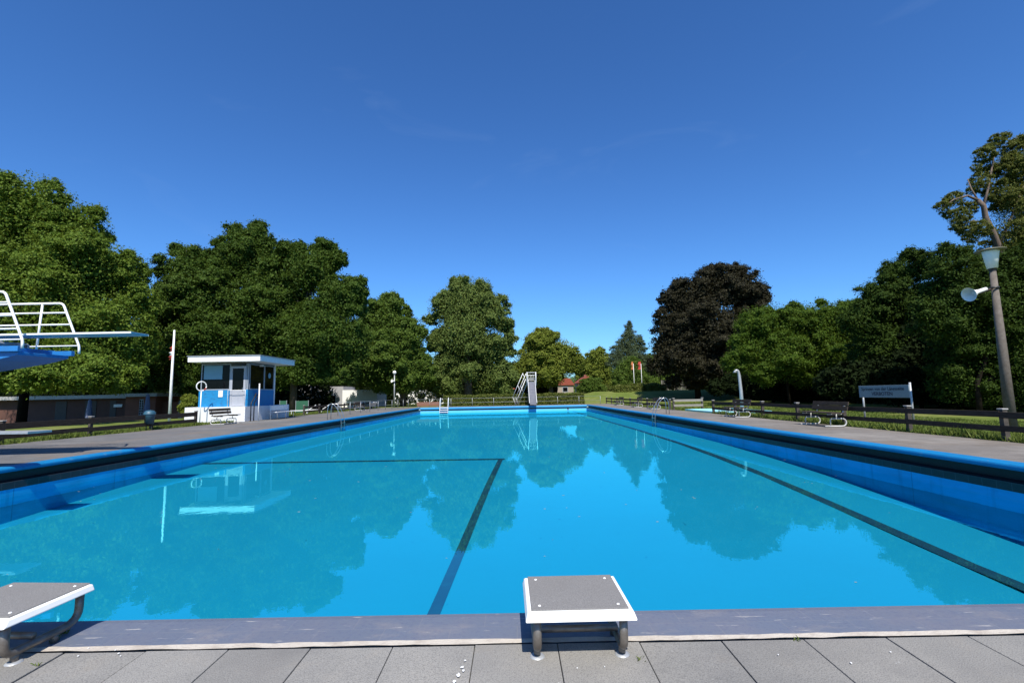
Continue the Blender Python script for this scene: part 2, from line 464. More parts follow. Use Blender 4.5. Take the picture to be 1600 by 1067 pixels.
M['robinia'] = leafmat('feathery_leaf', (0.05, 0.11, 0.01), (0.135, 0.21, 0.022), 0.35)
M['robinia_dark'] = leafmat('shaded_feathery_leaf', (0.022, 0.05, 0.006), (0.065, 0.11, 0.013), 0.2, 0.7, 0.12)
M['robinia_dry'] = leafmat('seeded_feathery_leaf', (0.09, 0.13, 0.02), (0.21, 0.22, 0.05), 0.32)
M['hedge'] = leafmat('hedge_leaf', (0.08, 0.125, 0.018), (0.19, 0.2, 0.045), 0.25)
M['shade_hedge'] = leafmat('shade_darkened_leaf', (0.009, 0.016, 0.005), (0.018, 0.030, 0.008), 0.1, 0.8, 0.05)  # leaf colour taken near black to carry the deep shade under the trees

def water_mat(name, tint, ripple):
    m, t, out = newmat(name)
    tc = t.nodes.new('ShaderNodeTexCoord')
    n1 = t.nodes.new('ShaderNodeTexNoise')
    n1.inputs['Scale'].default_value = 2.2
    n1.inputs['Detail'].default_value = 3
    t.links.new(tc.outputs['Object'], n1.inputs['Vector'])
    n3 = t.nodes.new('ShaderNodeTexNoise')
    n3.inputs['Scale'].default_value = 9
    n3.inputs['Detail'].default_value = 2
    t.links.new(tc.outputs['Object'], n3.inputs['Vector'])
    sm = t.nodes.new('ShaderNodeMath'); sm.operation = 'MULTIPLY_ADD'; sm.inputs[1].default_value = .16
    t.links.new(n3.outputs[0], sm.inputs[0]); t.links.new(n1.outputs[0], sm.inputs[2])
    bp = t.nodes.new('ShaderNodeBump')
    bp.inputs['Strength'].default_value = ripple
    bp.inputs['Distance'].default_value = 0.03
    t.links.new(sm.outputs[0], bp.inputs['Height'])
    fr = t.nodes.new('ShaderNodeFresnel')
    fr.inputs['IOR'].default_value = 1.33
    # a rippled surface mirrors less at grazing angles than a flat one: k * f / (f + c)
    ad = t.nodes.new('ShaderNodeMath'); ad.operation = 'ADD'; ad.inputs[1].default_value = 0.06
    dv = t.nodes.new('ShaderNodeMath'); dv.operation = 'DIVIDE'
    ml = t.nodes.new('ShaderNodeMath'); ml.operation = 'MULTIPLY'; ml.inputs[1].default_value = 0.47
    t.links.new(fr.outputs[0], ad.inputs[0])
    t.links.new(fr.outputs[0], dv.inputs[0])
    t.links.new(ad.outputs[0], dv.inputs[1])
    t.links.new(dv.outputs[0], ml.inputs[0])
    tp = t.nodes.new('ShaderNodeBsdfTransparent')
    tp.inputs[0].default_value = (*tint, 1)
    gl = t.nodes.new('ShaderNodeBsdfGlossy')
    gl.inputs['Color'].default_value = (0.22, 0.99, 1.0, 1)
    gl.inputs['Roughness'].default_value = 0.0
    t.links.new(bp.outputs[0], gl.inputs['Normal'])
    mx = t.nodes.new('ShaderNodeMixShader')
    t.links.new(ml.outputs[0], mx.inputs[0])
    t.links.new(tp.outputs[0], mx.inputs[1])
    t.links.new(gl.outputs[0], mx.inputs[2])
    t.links.new(mx.outputs[0], out.inputs[0])
    return m
M['water'] = water_mat('pool_water', (0.78, 0.97, 1.0), 0.035)

# ------------------------------------------------------------------ ground, paving and pool
XL, XR, Y0, Y1 = -10.40, 8.30, 2.65, 53.3            # outer edge of the coping
WL, WR, WY0, WY1 = -10.10, 8.00, 3.0, 53.0           # pool walls
WATER = -0.60

def ground():
    xs = sorted(set([-900, -500, -300, -200, -150, -120, 80, 100, 120, 150, 200, 300, 500, 900] + list(range(-100, 81, 4)) + [XL, XR]))
    ys = sorted(set([-400, -200, -100, -50, -20, -8, Y0, Y1, 140, 170, 200, 300, 500, 900, 1500] + list(range(4, 131, 3))))
    mb = MB()
    idx = {}
    for j, y in enumerate(ys):
        for i, x in enumerate(xs):
            idx[i, j] = len(mb.v)
            mb.v.append((x, y, ground_z(x, y)))
    for j in range(len(ys) - 1):
        for i in range(len(xs) - 1):
            cx, cy = (xs[i] + xs[i + 1]) / 2, (ys[j] + ys[j + 1]) / 2
            if XL < cx < XR and Y0 < cy < Y1:
                continue
            mb.f.append((idx[i, j], idx[i + 1, j], idx[i + 1, j + 1], idx[i, j + 1]))
    return tag(mb.build('lawn', M['lawn'], smooth=True), kind='structure')
ground()

def sheet(name, x0, y0, x1, y1, z, mat, wob=0.0):
    """a paved sheet, its outer long edges slightly ragged"""
    mb = MB()
    n = max(2, int(abs(y1 - y0) / 0.4))
    for k in range(n + 1):
        y = y0 + (y1 - y0) * k / n
        a = random.uniform(-wob, wob) if x0 < x1 and wob else 0
        mb.v += [(x0 + (a if x0 < -12 else 0), y, z), (x1 + (a if x1 > 10 else 0), y, z)]
    mb.f += [(2 * k, 2 * k + 1, 2 * k + 3, 2 * k + 2) for k in range(n)]
    return tag(mb.build(name, mat), kind='structure')
sheet('pavement_left', -15.85, 2.62, XL, 56.4, 0.0, M['deck_left'], 0.10)
sheet('pavement_right', XR, 2.62, 11.05, 56.4, 0.0, M['deck'], 0.05)
sheet('pavement_far', XL, Y1, XR, 56.4, 0.0, M['deck'])

# near row of slabs with open joints
mb = MB()
mb.add([(-16, -8, -0.018), (11, -8, -0.018), (11, 2.6, -0.018), (-16, 2.6, -0.018)], [(0, 1, 2, 3)])
tag(mb.build('joint_bed', M['joint']), kind='structure')
mb = MB()
SW = 0.416
for i in range(-40, 27):
    x = 0.20 + i * SW
    for j in range(8):
        ya, yb = 2.60 - j * 0.83, 2.60 - (j + 1) * 0.83
        g = random.choice([0.002, 0.003, 0.005, 0.002])
        dz = random.uniform(-0.003, 0.002)
        mb.bbox((x + g, yb + 0.003, -0.05 + dz), (x + SW - g, ya, dz))
o = mb.build('pavement_near', M['slab'], bevel=0.003)
tag(o, kind='structure')
mb = MB()
n = 260
for k in range(n + 1):
    x = -16 + 27 * k / n
    mb.v += [(x, 2.610 + random.uniform(-.006, .006), 0.002), (x, 2.650 + random.uniform(-.006, .006), 0.004)]
mb.f += [(2 * k, 2 * k + 2, 2 * k + 3, 2 * k + 1) for k in range(n)]
tag(mb.build('mortar_strip', M['mortar']), kind='structure')

pool = bpy.data.objects.new('swimming_pool', None)
C.objects.link(pool)
tag(pool, kind='structure')

def floor_z(y):
    pts = [(2.9, -1.36), (6.0, -1.34), (8, -1.22), (10, -1.08), (12.6, -0.93), (15.5, -0.82), (19, -0.74), (25, -0.69), (54, -0.67)]
    for (a, p), (b, q) in zip(pts, pts[1:]):
        if a <= y <= b:
            return p + (q - p) * (y - a) / (b - a)
    return pts[-1][1]
ysf = [WY0 - .05, 4.5, 6, 7, 8, 9, 10, 11.3, 12.6, 14, 15.5, 17, 19, 22, 25, 40, WY1 + .05]
mb = MB()
mb.v = [(x, y, floor_z(y)) for y in ysf for x in (WL - .05, WR + .05)]
mb.f = [(2 * k, 2 * k + 1, 2 * k + 3, 2 * k + 2) for k in range(len(ysf) - 1)]
mb.build('floor', M['pool_floor'], pool)
def lane(p, q, hw):
    mb = MB()
    n = 24
    d = Vector((q[0] - p[0], q[1] - p[1], 0))
    s = Vector((-d.y, d.x, 0)).normalized() * hw
    for k in range(n + 1):
        c = Vector((p[0], p[1], 0)) + d * k / n
        for e in (-1, 1):
            v = c + s * e
            mb.v.append((v.x, v.y, floor_z(v.y) + 0.012))
    mb.f = [(2 * k, 2 * k + 1, 2 * k + 3, 2 * k + 2) for k in range(n)]
    return mb.build('lane_marking', M['lane'], pool)
lane((-1.17, 3.0), (-0.43, 15.9), 0.075)
lane((-0.30, 15.9), (WL, 16.1), 0.10)
lane((6.42, 3.0), (6.42, 52.8), 0.115)

# walls: blue wall, black tile band, open gutter recess, rounded coping
def wall_side(x, sgn):
    """long wall at x; sgn=+1 faces +X"""
    mb = MB(); mb.add([(x, WY0, -1.6), (x, WY1, -1.6), (x, WY1, -0.44), (x, WY0, -0.44)], [(0, 1, 2, 3)])
    mb.build('wall', M['pool_wall'], pool)
    b = x + sgn * 0.006
    mb = MB(); mb.add([(b, WY0, -0.44), (b, WY1, -0.44), (b, WY1, -0.30), (b, WY0, -0.30), (x, WY0, -0.44), (x, WY1, -0.44)], [(0, 1, 2, 3), (0, 1, 5, 4)])
    mb.build('tile_band', M['band'], pool)
    xr = x - sgn * 0.16
    mb = MB(); mb.add([(b, WY0, -0.30), (b, WY1, -0.30), (xr, WY1, -0.27), (xr, WY0, -0.27), (xr, WY0, -0.09), (xr, WY1, -0.09)], [(0, 1, 2, 3), (3, 2, 5, 4)])
    mb.build('gutter', M['gutter'], pool)
    xo = XL if sgn > 0 else XR
    prof = [(xo, -0.10), (xo, 0.0)] + [(x - sgn * (0.05 - 0.06 * math.sin(a)), -0.055 + 0.055 * math.cos(a)) for a in [R(q) for q in range(0, 181, 20)]]
    mb = MB()
    ys = [WY0 - 0.0 + (WY1 - WY0) * k / 2 for k in range(3)]
    mb.prism(prof, 'Y', WY0 - 0.34, WY1 + 0.29)
    mb.build('coping', M['coping_blue'], pool, bevel=0.0)
wall_side(WL, 1)
wall_side(WR, -1)
# far end
mb = MB(); mb.add([(WL, WY1, -1.6), (WR, WY1, -1.6), (WR, WY1, -0.36), (WL, WY1, -0.36)], [(0, 1, 2, 3)])
mb.build('wall', M['pool_end'], pool)
mb = MB(); mb.add([(WL, WY1, -0.36), (WR, WY1, -0.36), (WR, WY1 + .12, -0.34), (WL, WY1 + .12, -0.34), (WR, WY1 + .12, -0.1), (WL, WY1 + .12, -0.1)], [(0, 1, 2, 3), (3, 2, 4, 5)])
mb.build('gutter', M['gutter'], pool)
mb = MB()
prof = [(Y1, -0.20), (Y1, 0.002)] + [(WY1 + 0.05 - 0.06 * math.sin(a), -0.055 + 0.057 * math.cos(a)) for a in [R(q) for q in range(0, 91, 15)]] + [(WY1 - .01, -0.20)]
mb.prism(prof, 'X', WL - 0.01, WR + 0.01)
mb.build('coping', M['end_coping'], pool)
mb = MB(); mb.bbox((5.86, WY1 - .02, -.52), (6.02, WY1 - .001, -.36)); mb.build('overflow_grate', M['dark_frame'], pool)
# near end: broad sloping slate-blue coping
mb = MB()
prof = [(2.655, -0.3), (2.655, 0.0), (2.93, -0.006), (2.985, -0.014), (3.0, -0.035), (3.0, -0.3)]
mb.prism(prof, 'X', WL + 0.012, WR - 0.012)
o = mb.build('coping', M['near_coping'], pool)
mb = MB(); mb.add([(WL, WY0 - 0.004, -1.6), (WR, WY0 - 0.004, -1.6), (WR, WY0 - 0.004, -0.25), (WL, WY0 - 0.004, -0.25)], [(0, 1, 2, 3)])
mb.build('wall', M['pool_wall'], pool)
mb = MB(); mb.add([(WL + .001, WY0, WATER), (WR - .001, WY0, WATER), (WR - .001, WY1, WATER), (WL + .001, WY1, WATER)], [(0, 1, 2, 3)])
tag(mb.build('pool_water', M['water']), kind='structure')

# wading pool on the lawn to the right
wp = bpy.data.objects.new('wading_pool', None); C.objects.link(wp); tag(wp, kind='structure')
mb = MB(); mb.bbox((11.45, 27.6, -.05), (14.6, 32.6, 0.03)); mb.build('basin', M['wading'], wp)
mb = MB()
for a, b in (((11.45, 27.6), (11.65, 32.6)), ((14.4, 27.6), (14.6, 32.6)), ((11.65, 27.6), (14.4, 27.8)), ((11.65, 32.4), (14.4, 32.6))):
    mb.bbox((*a, .031), (*b, 0.075))
mb.build('rim', M['wading'], wp)
tag(sheet('path_right', 12.5, 18.9, 17.0, 20.2, -0.015, M['deck']), kind='structure')

# ------------------------------------------------------------------ starting blocks
def starting_block(label, loc, rz):
    t = thing('starting_block', label, 'starting block', loc, rz, 'starting blocks at the near pool edge')
    W, L, zt = 0.50, 0.44, 0.235
    mb = MB()
    # white tray: top plate with flared skirt
    top = [(-W / 2, 0), (W / 2, 0), (W / 2, L), (-W / 2, L)]
    bot = [(-W / 2 - .012, -.03), (W / 2 + .012, -.03), (W / 2 + .012, L + .004), (-W / 2 - .012, L + .004)]
    mb.add([(x, y, zt) for x, y in top] + [(x, y, zt - .034) for x, y in bot], [(0, 1, 2, 3), (7, 6, 5, 4), (0, 4, 5, 1), (1, 5, 6, 2), (2, 6, 7, 3), (3, 7, 4, 0)])
    mb.build('platform', M['white'], t, bevel=0.006)
    mb = MB(); mb.bbox((-W / 2 + .018, .018, zt + .0005), (W / 2 - .018, L + .001, zt + .006))
    mt = mb.build('grip_mat', M['mat'], t, bevel=0.002)
    for sx in (-1, 1):
        for y in (.06, L - .05):
            s = MB(); s.lathe([(.0001, .009), (.005, .0085), (.0075, .006), (.0075, .004)], (sx * (W / 2 - .06), y, zt + .001), 10); s.build('screw', M['white'], mt, True)
    for sx in (-1, 1):
        x = sx * (W / 2 - .045)
        y0, y1, zb, zt2 = .03, L - .03, .050, zt - .036
        pts = [(x, y0, zt2), (x, y0, zb + .06)] + arc((x, y0, zb + .06), (x, y0, zb), (x, y0 + .06, zb), 6)[1:] + \
              arc((x, y1 - .10, zb), (x, y1, zb), (x, y1, zb + .07), 6) + [(x, y1, zt2)]
        MB().tube(pts, .0205, 12).build('side_tube', M['dull_steel'], t, True)
        for y in (.085, L - .16):
            b = MB(); b.tube([(x, y, 0), (x, y, zb)], .017, 10)
            st = b.build('foot_stub', M['dull_steel'], t, True)
            if y < .1:
                f = MB(); f.lathe([(.0001, .008), (.026, .007), (.034, .003), (.036, 0)], (x, y, .001), 14); f.build('foot_plate', M['galv'], st, True)
    MB().tube([(-W / 2 + .045, .17, .085), (W / 2 - .045, .17, .085)], .017, 10).build('crossbar', M['dull_steel'], t, True)
    return t
M['mat'] = layered('grey_grip_mat', (0.27, 0.26, 0.25), [((0.16, 0.155, 0.15), 190, 0.45, 0.62, 0.85), ((0.40, 0.39, 0.38), 160, 0.56, 0.7, 0.7), ((0.22, 0.21, 0.2), 5, 0.4, 0.7, 0.5)], 0.9, None, (220, 0.4))
starting_block('grey topped starting block whole in view at the middle of the near pool edge', (0.30, 2.40, 0), 0.012)
starting_block('starting block cut off by the left picture edge, its bent side tube showing', (-2.67, 2.44, 0), -0.06)

# ------------------------------------------------------------------ three metre diving tower and low springboard
t = thing('diving_tower', 'tall blue diving tower platform with white railings and long board over the pool', 'diving tower', (-13.4, 11.27, 0))
def L3(p): return (p[0] + 13.4, p[1] - 11.27, p[2])
mb = MB(); mb.bbox(L3((-15.2, 10.58, 2.42)), L3((-11.35, 11.96, 2.54))); mb.build('platform', M['tower_blue'], t, bevel=.01)
mb = MB()
mb.prism([(-1.6, 1.75), (0.2, 1.95), (2.0, 2.22), (2.45, 2.33), (2.45, 2.40), (2.05, 2.418), (-1.6, 2.418)], 'Y', -0.62, 0.62)
mb.build('cantilever_beam', M['tower_blue'], t, bevel=.01)
for sy in (-1, 1):
    mb = MB(); mb.bbox((2.0, sy * .60, 2.40), (2.52, sy * .70, 2.52)); mb.build('bracket', M['tower_blue'], t, bevel=.008)
for sy in (-1, 1):
    y = sy * 0.70
    top = [(-1.7, y, 3.74), (2.02, y, 3.74)] + arc((2.02, y, 3.74), (2.12, y, 3.74), (2.16, y, 3.66), 4)[1:] + [(2.58, y, 2.72)] + arc((2.58, y, 2.72), (2.62, y, 2.64), (2.62, y, 2.56), 3)[1:] + [(2.62, y, 2.46)]
    mb = MB(); mb.tube(top, .027, 8)
    for z in (3.50, 3.20, 2.90):
        xe = 2.16 + (3.66 - z) * 0.42 / 0.94
        mb.tube([(-1.7, y, z), (xe, y, z)], .020, 8)
    mb.tube([(-1.7, y, 2.66), (2.6, y, 2.66)], .016, 8)
    for x in (-1.6, 0.0, 1.55):
        mb.tube([(x, y, 2.48), (x + .06, y, 3.74)], .024, 8)
    mb.build('railing', M['white'], t, True)
mb = MB(); mb.prism([(-1.5, 2.795), (4.66, 2.812), (4.66, 2.84), (-1.5, 2.84)], 'Y', -.27, .25)
bo = mb.build('diving_board', M['board_blue'], t, bevel=.004)
mb = MB(); mb.bbox((-1.5, -.285, 2.812), (4.665, -.271, 2.852)); mb.bbox((-1.5, .251, 2.806), (4.665, .262, 2.848)); mb.bbox((-1.5, -.271, 2.8405), (4.665, .251, 2.848)); mb.build('white_edge', M['white'], bo)
mb = MB(); mb.tube([(1.6, -.4, 2.64), (1.6, .4, 2.64)], .06, 10); mb.bbox((1.5, -.38, 2.54), (1.7, -.32, 2.66)); mb.bbox((1.5, .32, 2.54), (1.7, .38, 2.66)); mb.build('fulcrum', M['galv'], t)
mb = MB(); mb.bbox((-1.4, -.2, 2.54), (-1.2, .2, 2.76)); mb.build('board_anchor', M['galv'], t)
mb = MB(); mb.bbox((-1.5, -.45, 0), (-.75, .45, 1.82)); mb.build('column', M['tower_blue'], t, bevel=.02)
mb = MB()
for sy in (-.3, .3):
    mb.tube([(-3.4, sy, 0), (-1.75, sy, 2.5)], .03, 8)
for k in range(9):
    f = (k + .5) / 9.5
    mb.bbox((-3.4 + 1.65 * f - .1, -.3, 2.5 * f - .015), (-3.4 + 1.65 * f + .1, .3, 2.5 * f + .015))
mb.build('stairs', M['galv'], t)

t = thing('springboard', 'low white springboard reaching in at the left edge above the pavement', 'springboard', (-12.6, 9.7, 0))
mb = MB(); mb.bbox((-1.4, -.25, .67), (3.22, .25, .715)); b = mb.build('board', M['galv'], t, bevel=.004)
mb = MB(); mb.bbox((-1.4, -.265, .672), (2.55, -.251, .72)); mb.build('white_edge', M['white'], b)
mb = MB(); mb.bbox((.55, -.3, 0), (.75, .3, .62)); mb.tube([(.65, -.34, .637), (.65, .34, .637)], .032, 10); mb.build('stand', M['tower_blue'], t)
mb = MB(); mb.bbox((-1.35, -.25, 0), (-1.1, .25, .669)); mb.build('board_anchor', M['tower_blue'], t)

# ------------------------------------------------------------------ fences
def rail_fence(label, X, ys, side, z_rails=((.28, .13), (.59, .14)), jit=0.0, group='dark wooden rail fences'):
    """posts along Y at X; planks on the pool side (side = sign towards the pool)"""
    t = thing('rail_fence', label, 'fence', (X, ys[0], 0), 0, group)
    rng = random.Random(int(abs(X * 10) + ys[0]))
    for y in ys:
        h = .74 + rng.uniform(-.01, .015)
        p = MB(); p.bbox((-.055, y - ys[0] - .055, -.1), (.055, y - ys[0] + .055, h - .03)); po = p.build('post', M['wood_post'], t, bevel=.006)
        c = MB(); c.bbox((-.07, y - ys[0] - .07, h - .03), (.07, y - ys[0] + .07, h)); c.build('post_cap', M['concrete_cap'], po, bevel=.006)
    for a, b in zip(ys, ys[1:]):
        for zc, hh in z_rails:
            r = MB()
            da, db = rng.uniform(-.012, .012), rng.uniform(-.012, .012)
            x0, x1 = side * .058, side * (.058 + .032)
            ya, yb = a - ys[0] + .003, b - ys[0] - .003
            r.add([(x0, ya, zc - hh / 2 + da), (x1, ya, zc - hh / 2 + da), (x0, yb, zc - hh / 2 + db), (x1, yb, zc - hh / 2 + db),
                   (x0, ya, zc + hh / 2 + da), (x1, ya, zc + hh / 2 + da), (x0, yb, zc + hh / 2 + db), (x1, yb, zc + hh / 2 + db)],
                  [(0, 1, 3, 2), (4, 6, 7, 5), (0, 4, 5, 1), (2, 3, 7, 6), (0, 2, 6, 4), (1, 5, 7, 3)])
            r.build('rail', M['wood_dark'], t, bevel=.004)
    return t
rail_fence('dark two-rail wooden fence along the lawn below the white sign', 11.25, [5.85 + 2.7 * k for k in range(9)][::1], -1)
rail_fence('distant dark rail fence on the right, beyond the short fence piece coloured as sunlit', 11.0, [34.2 + 2.9 * k for k in range(9)], -1)
rail_fence('dark rail fence on the left in front of the brick changing block', -16.0, [9.2, 12.3, 15.3, 18.5, 21.6, 24.6], 1, ((.25, .16), (.56, .2)))
rail_fence('dark rail fence on the left beyond the blue hut', -15.7, [36.6 + 2.9 * k for k in range(7)], 1)
t = thing('fence_section', 'short fence piece of two planks facing the pool end, coloured pale as sunlit', 'fence', (10.95, 33.3, 0))
for x in (0, 1.95):
    p = MB(); p.bbox((x - .06, -.06, -.1), (x + .06, .06, .78)); po = p.build('post', M['wood_post'], t, bevel=.006)
    c = MB(); c.bbox((x - .075, -.075, .78), (x + .075, .075, .81)); c.build('post_cap', M['concrete_cap'], po)
for z in (.30, .64):
    r = MB(); r.bbox((-.02, -.10, z - .075), (1.97, -.063, z + .075)); r.build('rail', M['wood_grey'], t, bevel=.005)

def wire_rail(label, p, q, n, group):
    p, q = Vector(p), Vector(q)
    t = thing('metal_railing', label, 'railing', p, 0, group)
    d = q - p
    for k in range(n + 1):
        c = d * k / n
        MB().tube([(c.x, c.y, 0), (c.x, c.y, .93)], .022, 6).build('post', M['galv'], t, True)
    for z in (.45, .92):
        MB().tube([(0, 0, z), (d.x, d.y, z)], .011, 6).build('rail', M['galv'], t, True)
wire_rail('thin grey railing along the far pool end in front of the hedge', (-11.9, 55.3, 0), (9.9, 55.3, 0), 9, 'thin metal railings')
wire_rail('thin grey railing on the left pavement beyond the pool ladder', (-12.4, 34.5, 0), (-12.4, 55.0, 0), 8, 'thin metal railings')

# ------------------------------------------------------------------ benches
def make_bench(label):
    t = thing('park_bench', label, 'bench', (0, 0, 0), 0, 'dark plank benches on white tube frames')
    for y in (-.68, .68):
        mb = MB()
        loop = [(-.34, y, .03), (.22, y, .03)] + [(.24 + .12 * math.sin(a), y, .15 - .12 * math.cos(a)) for a in [R(q) for q in range(15, 180, 25)]] + [(.22, y, .27), (-.12, y, .27)]
        mb.tube(loop, .022, 8)
        mb.tube([(-.16, y, .03), (-.16, y, .2), (-.14, y, .27)], .018, 6)
        mb.tube([(.05, y, .27), (.05, y, .42)], .022, 8)
        mb.tube([(-.24, y, .42), (.22, y, .42), (.27, y, .45), (.36, y, .80)], .02, 8)
        mb.build('side_frame', M['tube_white'], t, True)
    for x in (-.19, -.03, .13):
        b = MB(); b.box((x, 0, .458), (.135, 1.85, .036)); b.build('seat_plank', M['wood_dark'], t, bevel=.006)
    for z, x in ((.60, .285), (.755, .325)):
        m = Matrix.Rotation(R(14), 3, 'Y')
        b = MB(); b.box((x - .01, 0, z), (.034, 1.85, .13), 0, m); b.build('back_plank', M['wood_dark'], t, bevel=.006)
    return t
b0 = make_bench('dark plank bench standing right of the gap in the fence, near the white sign')
b0.location = (10.55, 16.75, 0)
dup(b0, (10.55, 23.2, 0), 0, 'dark plank bench in front of the shower pole by the wading pool')
dup(b0, (10.35, 36.2, 0), 0.02, 'dark bench on the far right pavement nearest the right pool ladder')
dup(b0, (10.35, 41.0, 0), -0.02, 'dark bench on the far right pavement, middle one of the three before the far fence')
dup(b0, (10.35, 48.0, 0), 0.03, 'dark bench on the far right pavement farthest off, close to the pool corner')
dup(b0, (-14.9, 25.3, 0), R(180), 'dark plank bench with its back to the white base of the blue hut')
dup(b0, (-14.7, 47.0, 0), R(182), 'dark bench on the left pavement below the globe street lamp')
t = thing('metal_bench', 'white bench with board back standing against the white hut base', 'bench', (-14.75, 31.2, 0), R(180))
for y in (-1.1, 0, 1.1):
    MB().tube([(-.2, y, 0), (-.2, y, .42), (.16, y, .42)], .02, 6).build('leg', M['galv'], t, True)
for y in (-1.15, 1.15):
    MB().tube([(.18, y, 0), (.24, y, .88)], .028, 6).build('back_post', M['white'], t, True)
mb = MB(); mb.bbox((-.22, -1.2, .42), (.18, 1.2, .455)); mb.build('seat', M['white'], t, bevel=.005)
mb = MB(); mb.bbox((.2, -1.12, .56), (.225, 1.12, .84)); mb.build('backrest', M['white'], t, bevel=.005)

# ------------------------------------------------------------------ pool ladders, steps and slide
def pool_ladder(label, x, y, sgn):
    """sgn: +1 the pool lies towards +X"""
    t = thing('pool_ladder', label, 'ladder', (x, y, 0), 0 if sgn > 0 else R(180), 'steel grab ladders on the pool sides')
    for yy in (-.27, .27):
        pts = [(-.72, yy, .0), (-.72, yy, .45)] + arc((-.72, yy, .45), (-.72, yy, .98), (-.42, yy, .90), 6)[1:] + arc((-.42, yy, .90), (-.12, yy, .72), (.06, yy, .05), 6)[1:] + [(.09, yy, -.2), (.09, yy, -1.0)]
        MB().tube(pts, .021, 8).build('handrail', M['steel'], t, True)
    for z in (-.22, -.45, -.7, -.92):
        b = MB(); b.bbox((.05, -.27, z), (.14, .27, z + .03)); b.build('step', M['steel'], t)
    return t
pool_ladder('steel grab ladder on the left pool side', WL, 28.7, 1)
pool_ladder('steel grab ladder on the right pool side', WR, 27.6, -1)
t = thing('step_ladder', 'white stepped ladder standing at the far pool edge', 'ladder', (-7.5, 52.95, 0))
for x in (-.44, .44):
    MB().tube([(x, .55, 0), (x, .5, .95), (x, .32, 1.02), (x, .05, .75), (x, -.42, -.9)], .035, 8).build('handrail', M['white'], t, True)
for k, z in enumerate((-.03, -.26, -.49, -.72)):
    b = MB(); b.bbox((-.42, -.14 - .07 * k - .12, z - .03), (.42, -.14 - .07 * k + .1, z + .03)); b.build('step', M['white'], t)

t = thing('water_slide', 'tall metal water slide with side ladder at the far pool edge', 'slide', (2.15, 55.2, 0))
def chute_pt(k):
    u = k / 16
    y = .2 - 3.35 * u
    z = 2.62 * (1 - u) ** 1.12 + .02 * u + (0.10 * max(0, u - .85) / .15)
    return y, z + .0
mb = MB()
for k in range(17):
    y, z = chute_pt(k)
    mb.v += [(-.40, y, z + .20), (-.37, y, z + .20), (-.34, y, z), (.34, y, z), (.37, y, z + .20), (.40, y, z + .20)]
for k in range(16):
    a, b = 6 * k, 6 * k + 6
    mb.f += [(a + i, a + i + 1, b + i + 1, b + i) for i in range(5)]
o = mb.build('chute', M['chute'] if 'chute' in M else pm('worn_grey_chute', (0.23, 0.235, 0.27), (0.31, 0.31, 0.33), 3, 0.35, 0, 0.4), t)
mb = MB()
for sx in (-.395, .395):
    mb.tube([(sx, chute_pt(k)[0], chute_pt(k)[1] + .2) for k in range(17)], .028, 6)
mb.build('side_rim', M['white'], t, True)
mb = MB(); mb.bbox((-.5, .2, 2.56), (.5, 1.15, 2.64)); mb.build('platform', M['galv'], t)
mb = MB()
for sx in (-.5, .5):
    mb.tube([(sx, .15, 2.2), (sx, .15, 3.75), (sx, 1.15, 3.75), (sx, 1.15, 2.6)], .045, 8)
    mb.tube([(sx, .15, 3.2), (sx, 1.15, 3.2)], .025, 6)
for z in (3.75, 3.45, 3.05, 2.85):
    mb.tube([(-.5, 1.15, z), (.5, 1.15, z)], .03, 6)
for x in (-.3, -.1, .1, .3):
    mb.tube([(x, 1.15, 3.05), (x, 1.15, 3.45)], .018, 6)
mb.build('guard_rail', M['white'], t, True)
mb = MB()
for x, y in ((-.42, .3), (.42, .3), (-.42, 1.1), (.42, 1.1)):
    mb.tube([(x, y, 0), (x, y, 2.56)], .04, 8)
mb.tube([(-.42, 1.1, .2), (.42, .3, 2.3)], .025, 6)
mb.build('support_frame', M['dark_frame'], t, True)
mb = MB()
A, B = Vector((-1.75, 1.0, .05)), Vector((-.5, .75, 2.95))
sd_ = Vector((.18, .40, -.02))
for e in (-1, 1):
    mb.tube([A + sd_ * e, B + sd_ * e], .035, 6)
    mb.tube([A + sd_ * e + Vector((-.28, 0, .85)), B + sd_ * e + Vector((-.28, 0, .72))], .03, 6)
    for f in (.02, .5, .98):
        p = A + (B - A) * f + sd_ * e
        mb.tube([p, p + Vector((-.28, 0, .85 - .13 * f))], .022, 6)
mb.build('ladder_rail', M['white'], t, True)
mb = MB()
for k in range(12):
    p = A + (B - A) * (k + .5) / 12
    mb.tube([p - sd_, p + sd_], .03, 6)
mb.build('rung', M['galv'], t, True)

# ------------------------------------------------------------------ lifeguard hut
t = thing('lifeguard_hut', 'blue and white lifeguard hut with flat white roof on the left of the pool', 'hut', (-15.4, 28.0, 0), R(.6))
def H(x, y, z): return (x + 15.4, y - 28.0, z)
mb = MB(); mb.bbox(H(-18.85, 28.0, -.1), H(-15.46, 33.6, .85)); ba = mb.build('base', M['white_wall'], t, bevel=.008)
mb = MB(); mb.bbox(H(-15.458, 28.0, -.1), H(-15.4, 33.6, .85)); mb.build('side_facing', M['white_wall_side'], ba)
mb = MB(); mb.bbox(H(-18.25, 28.25, .852), H(-16.47, 28.42, 1.82)); mb.build('front_wall', M['blue_wall'], t)
mb = MB(); mb.bbox(H(-15.58, 28.25, .852), H(-15.42, 28.42, 1.82)); mb.build('front_wall', M['blue_wall'], t)
mb = MB(); mb.bbox(H(-15.55, 28.422, .852), H(-15.42, 31.4, 1.82)); mb.build('side_wall', M['blue_wall_side'], t)
mb = MB(); mb.bbox(H(-18.25, 31.4, .852), H(-15.42, 31.55, 3.38)); mb.bbox(H(-18.25, 28.422, .852), H(-18.12, 31.4, 1.82)); mb.build('back_wall', M['white'], t)
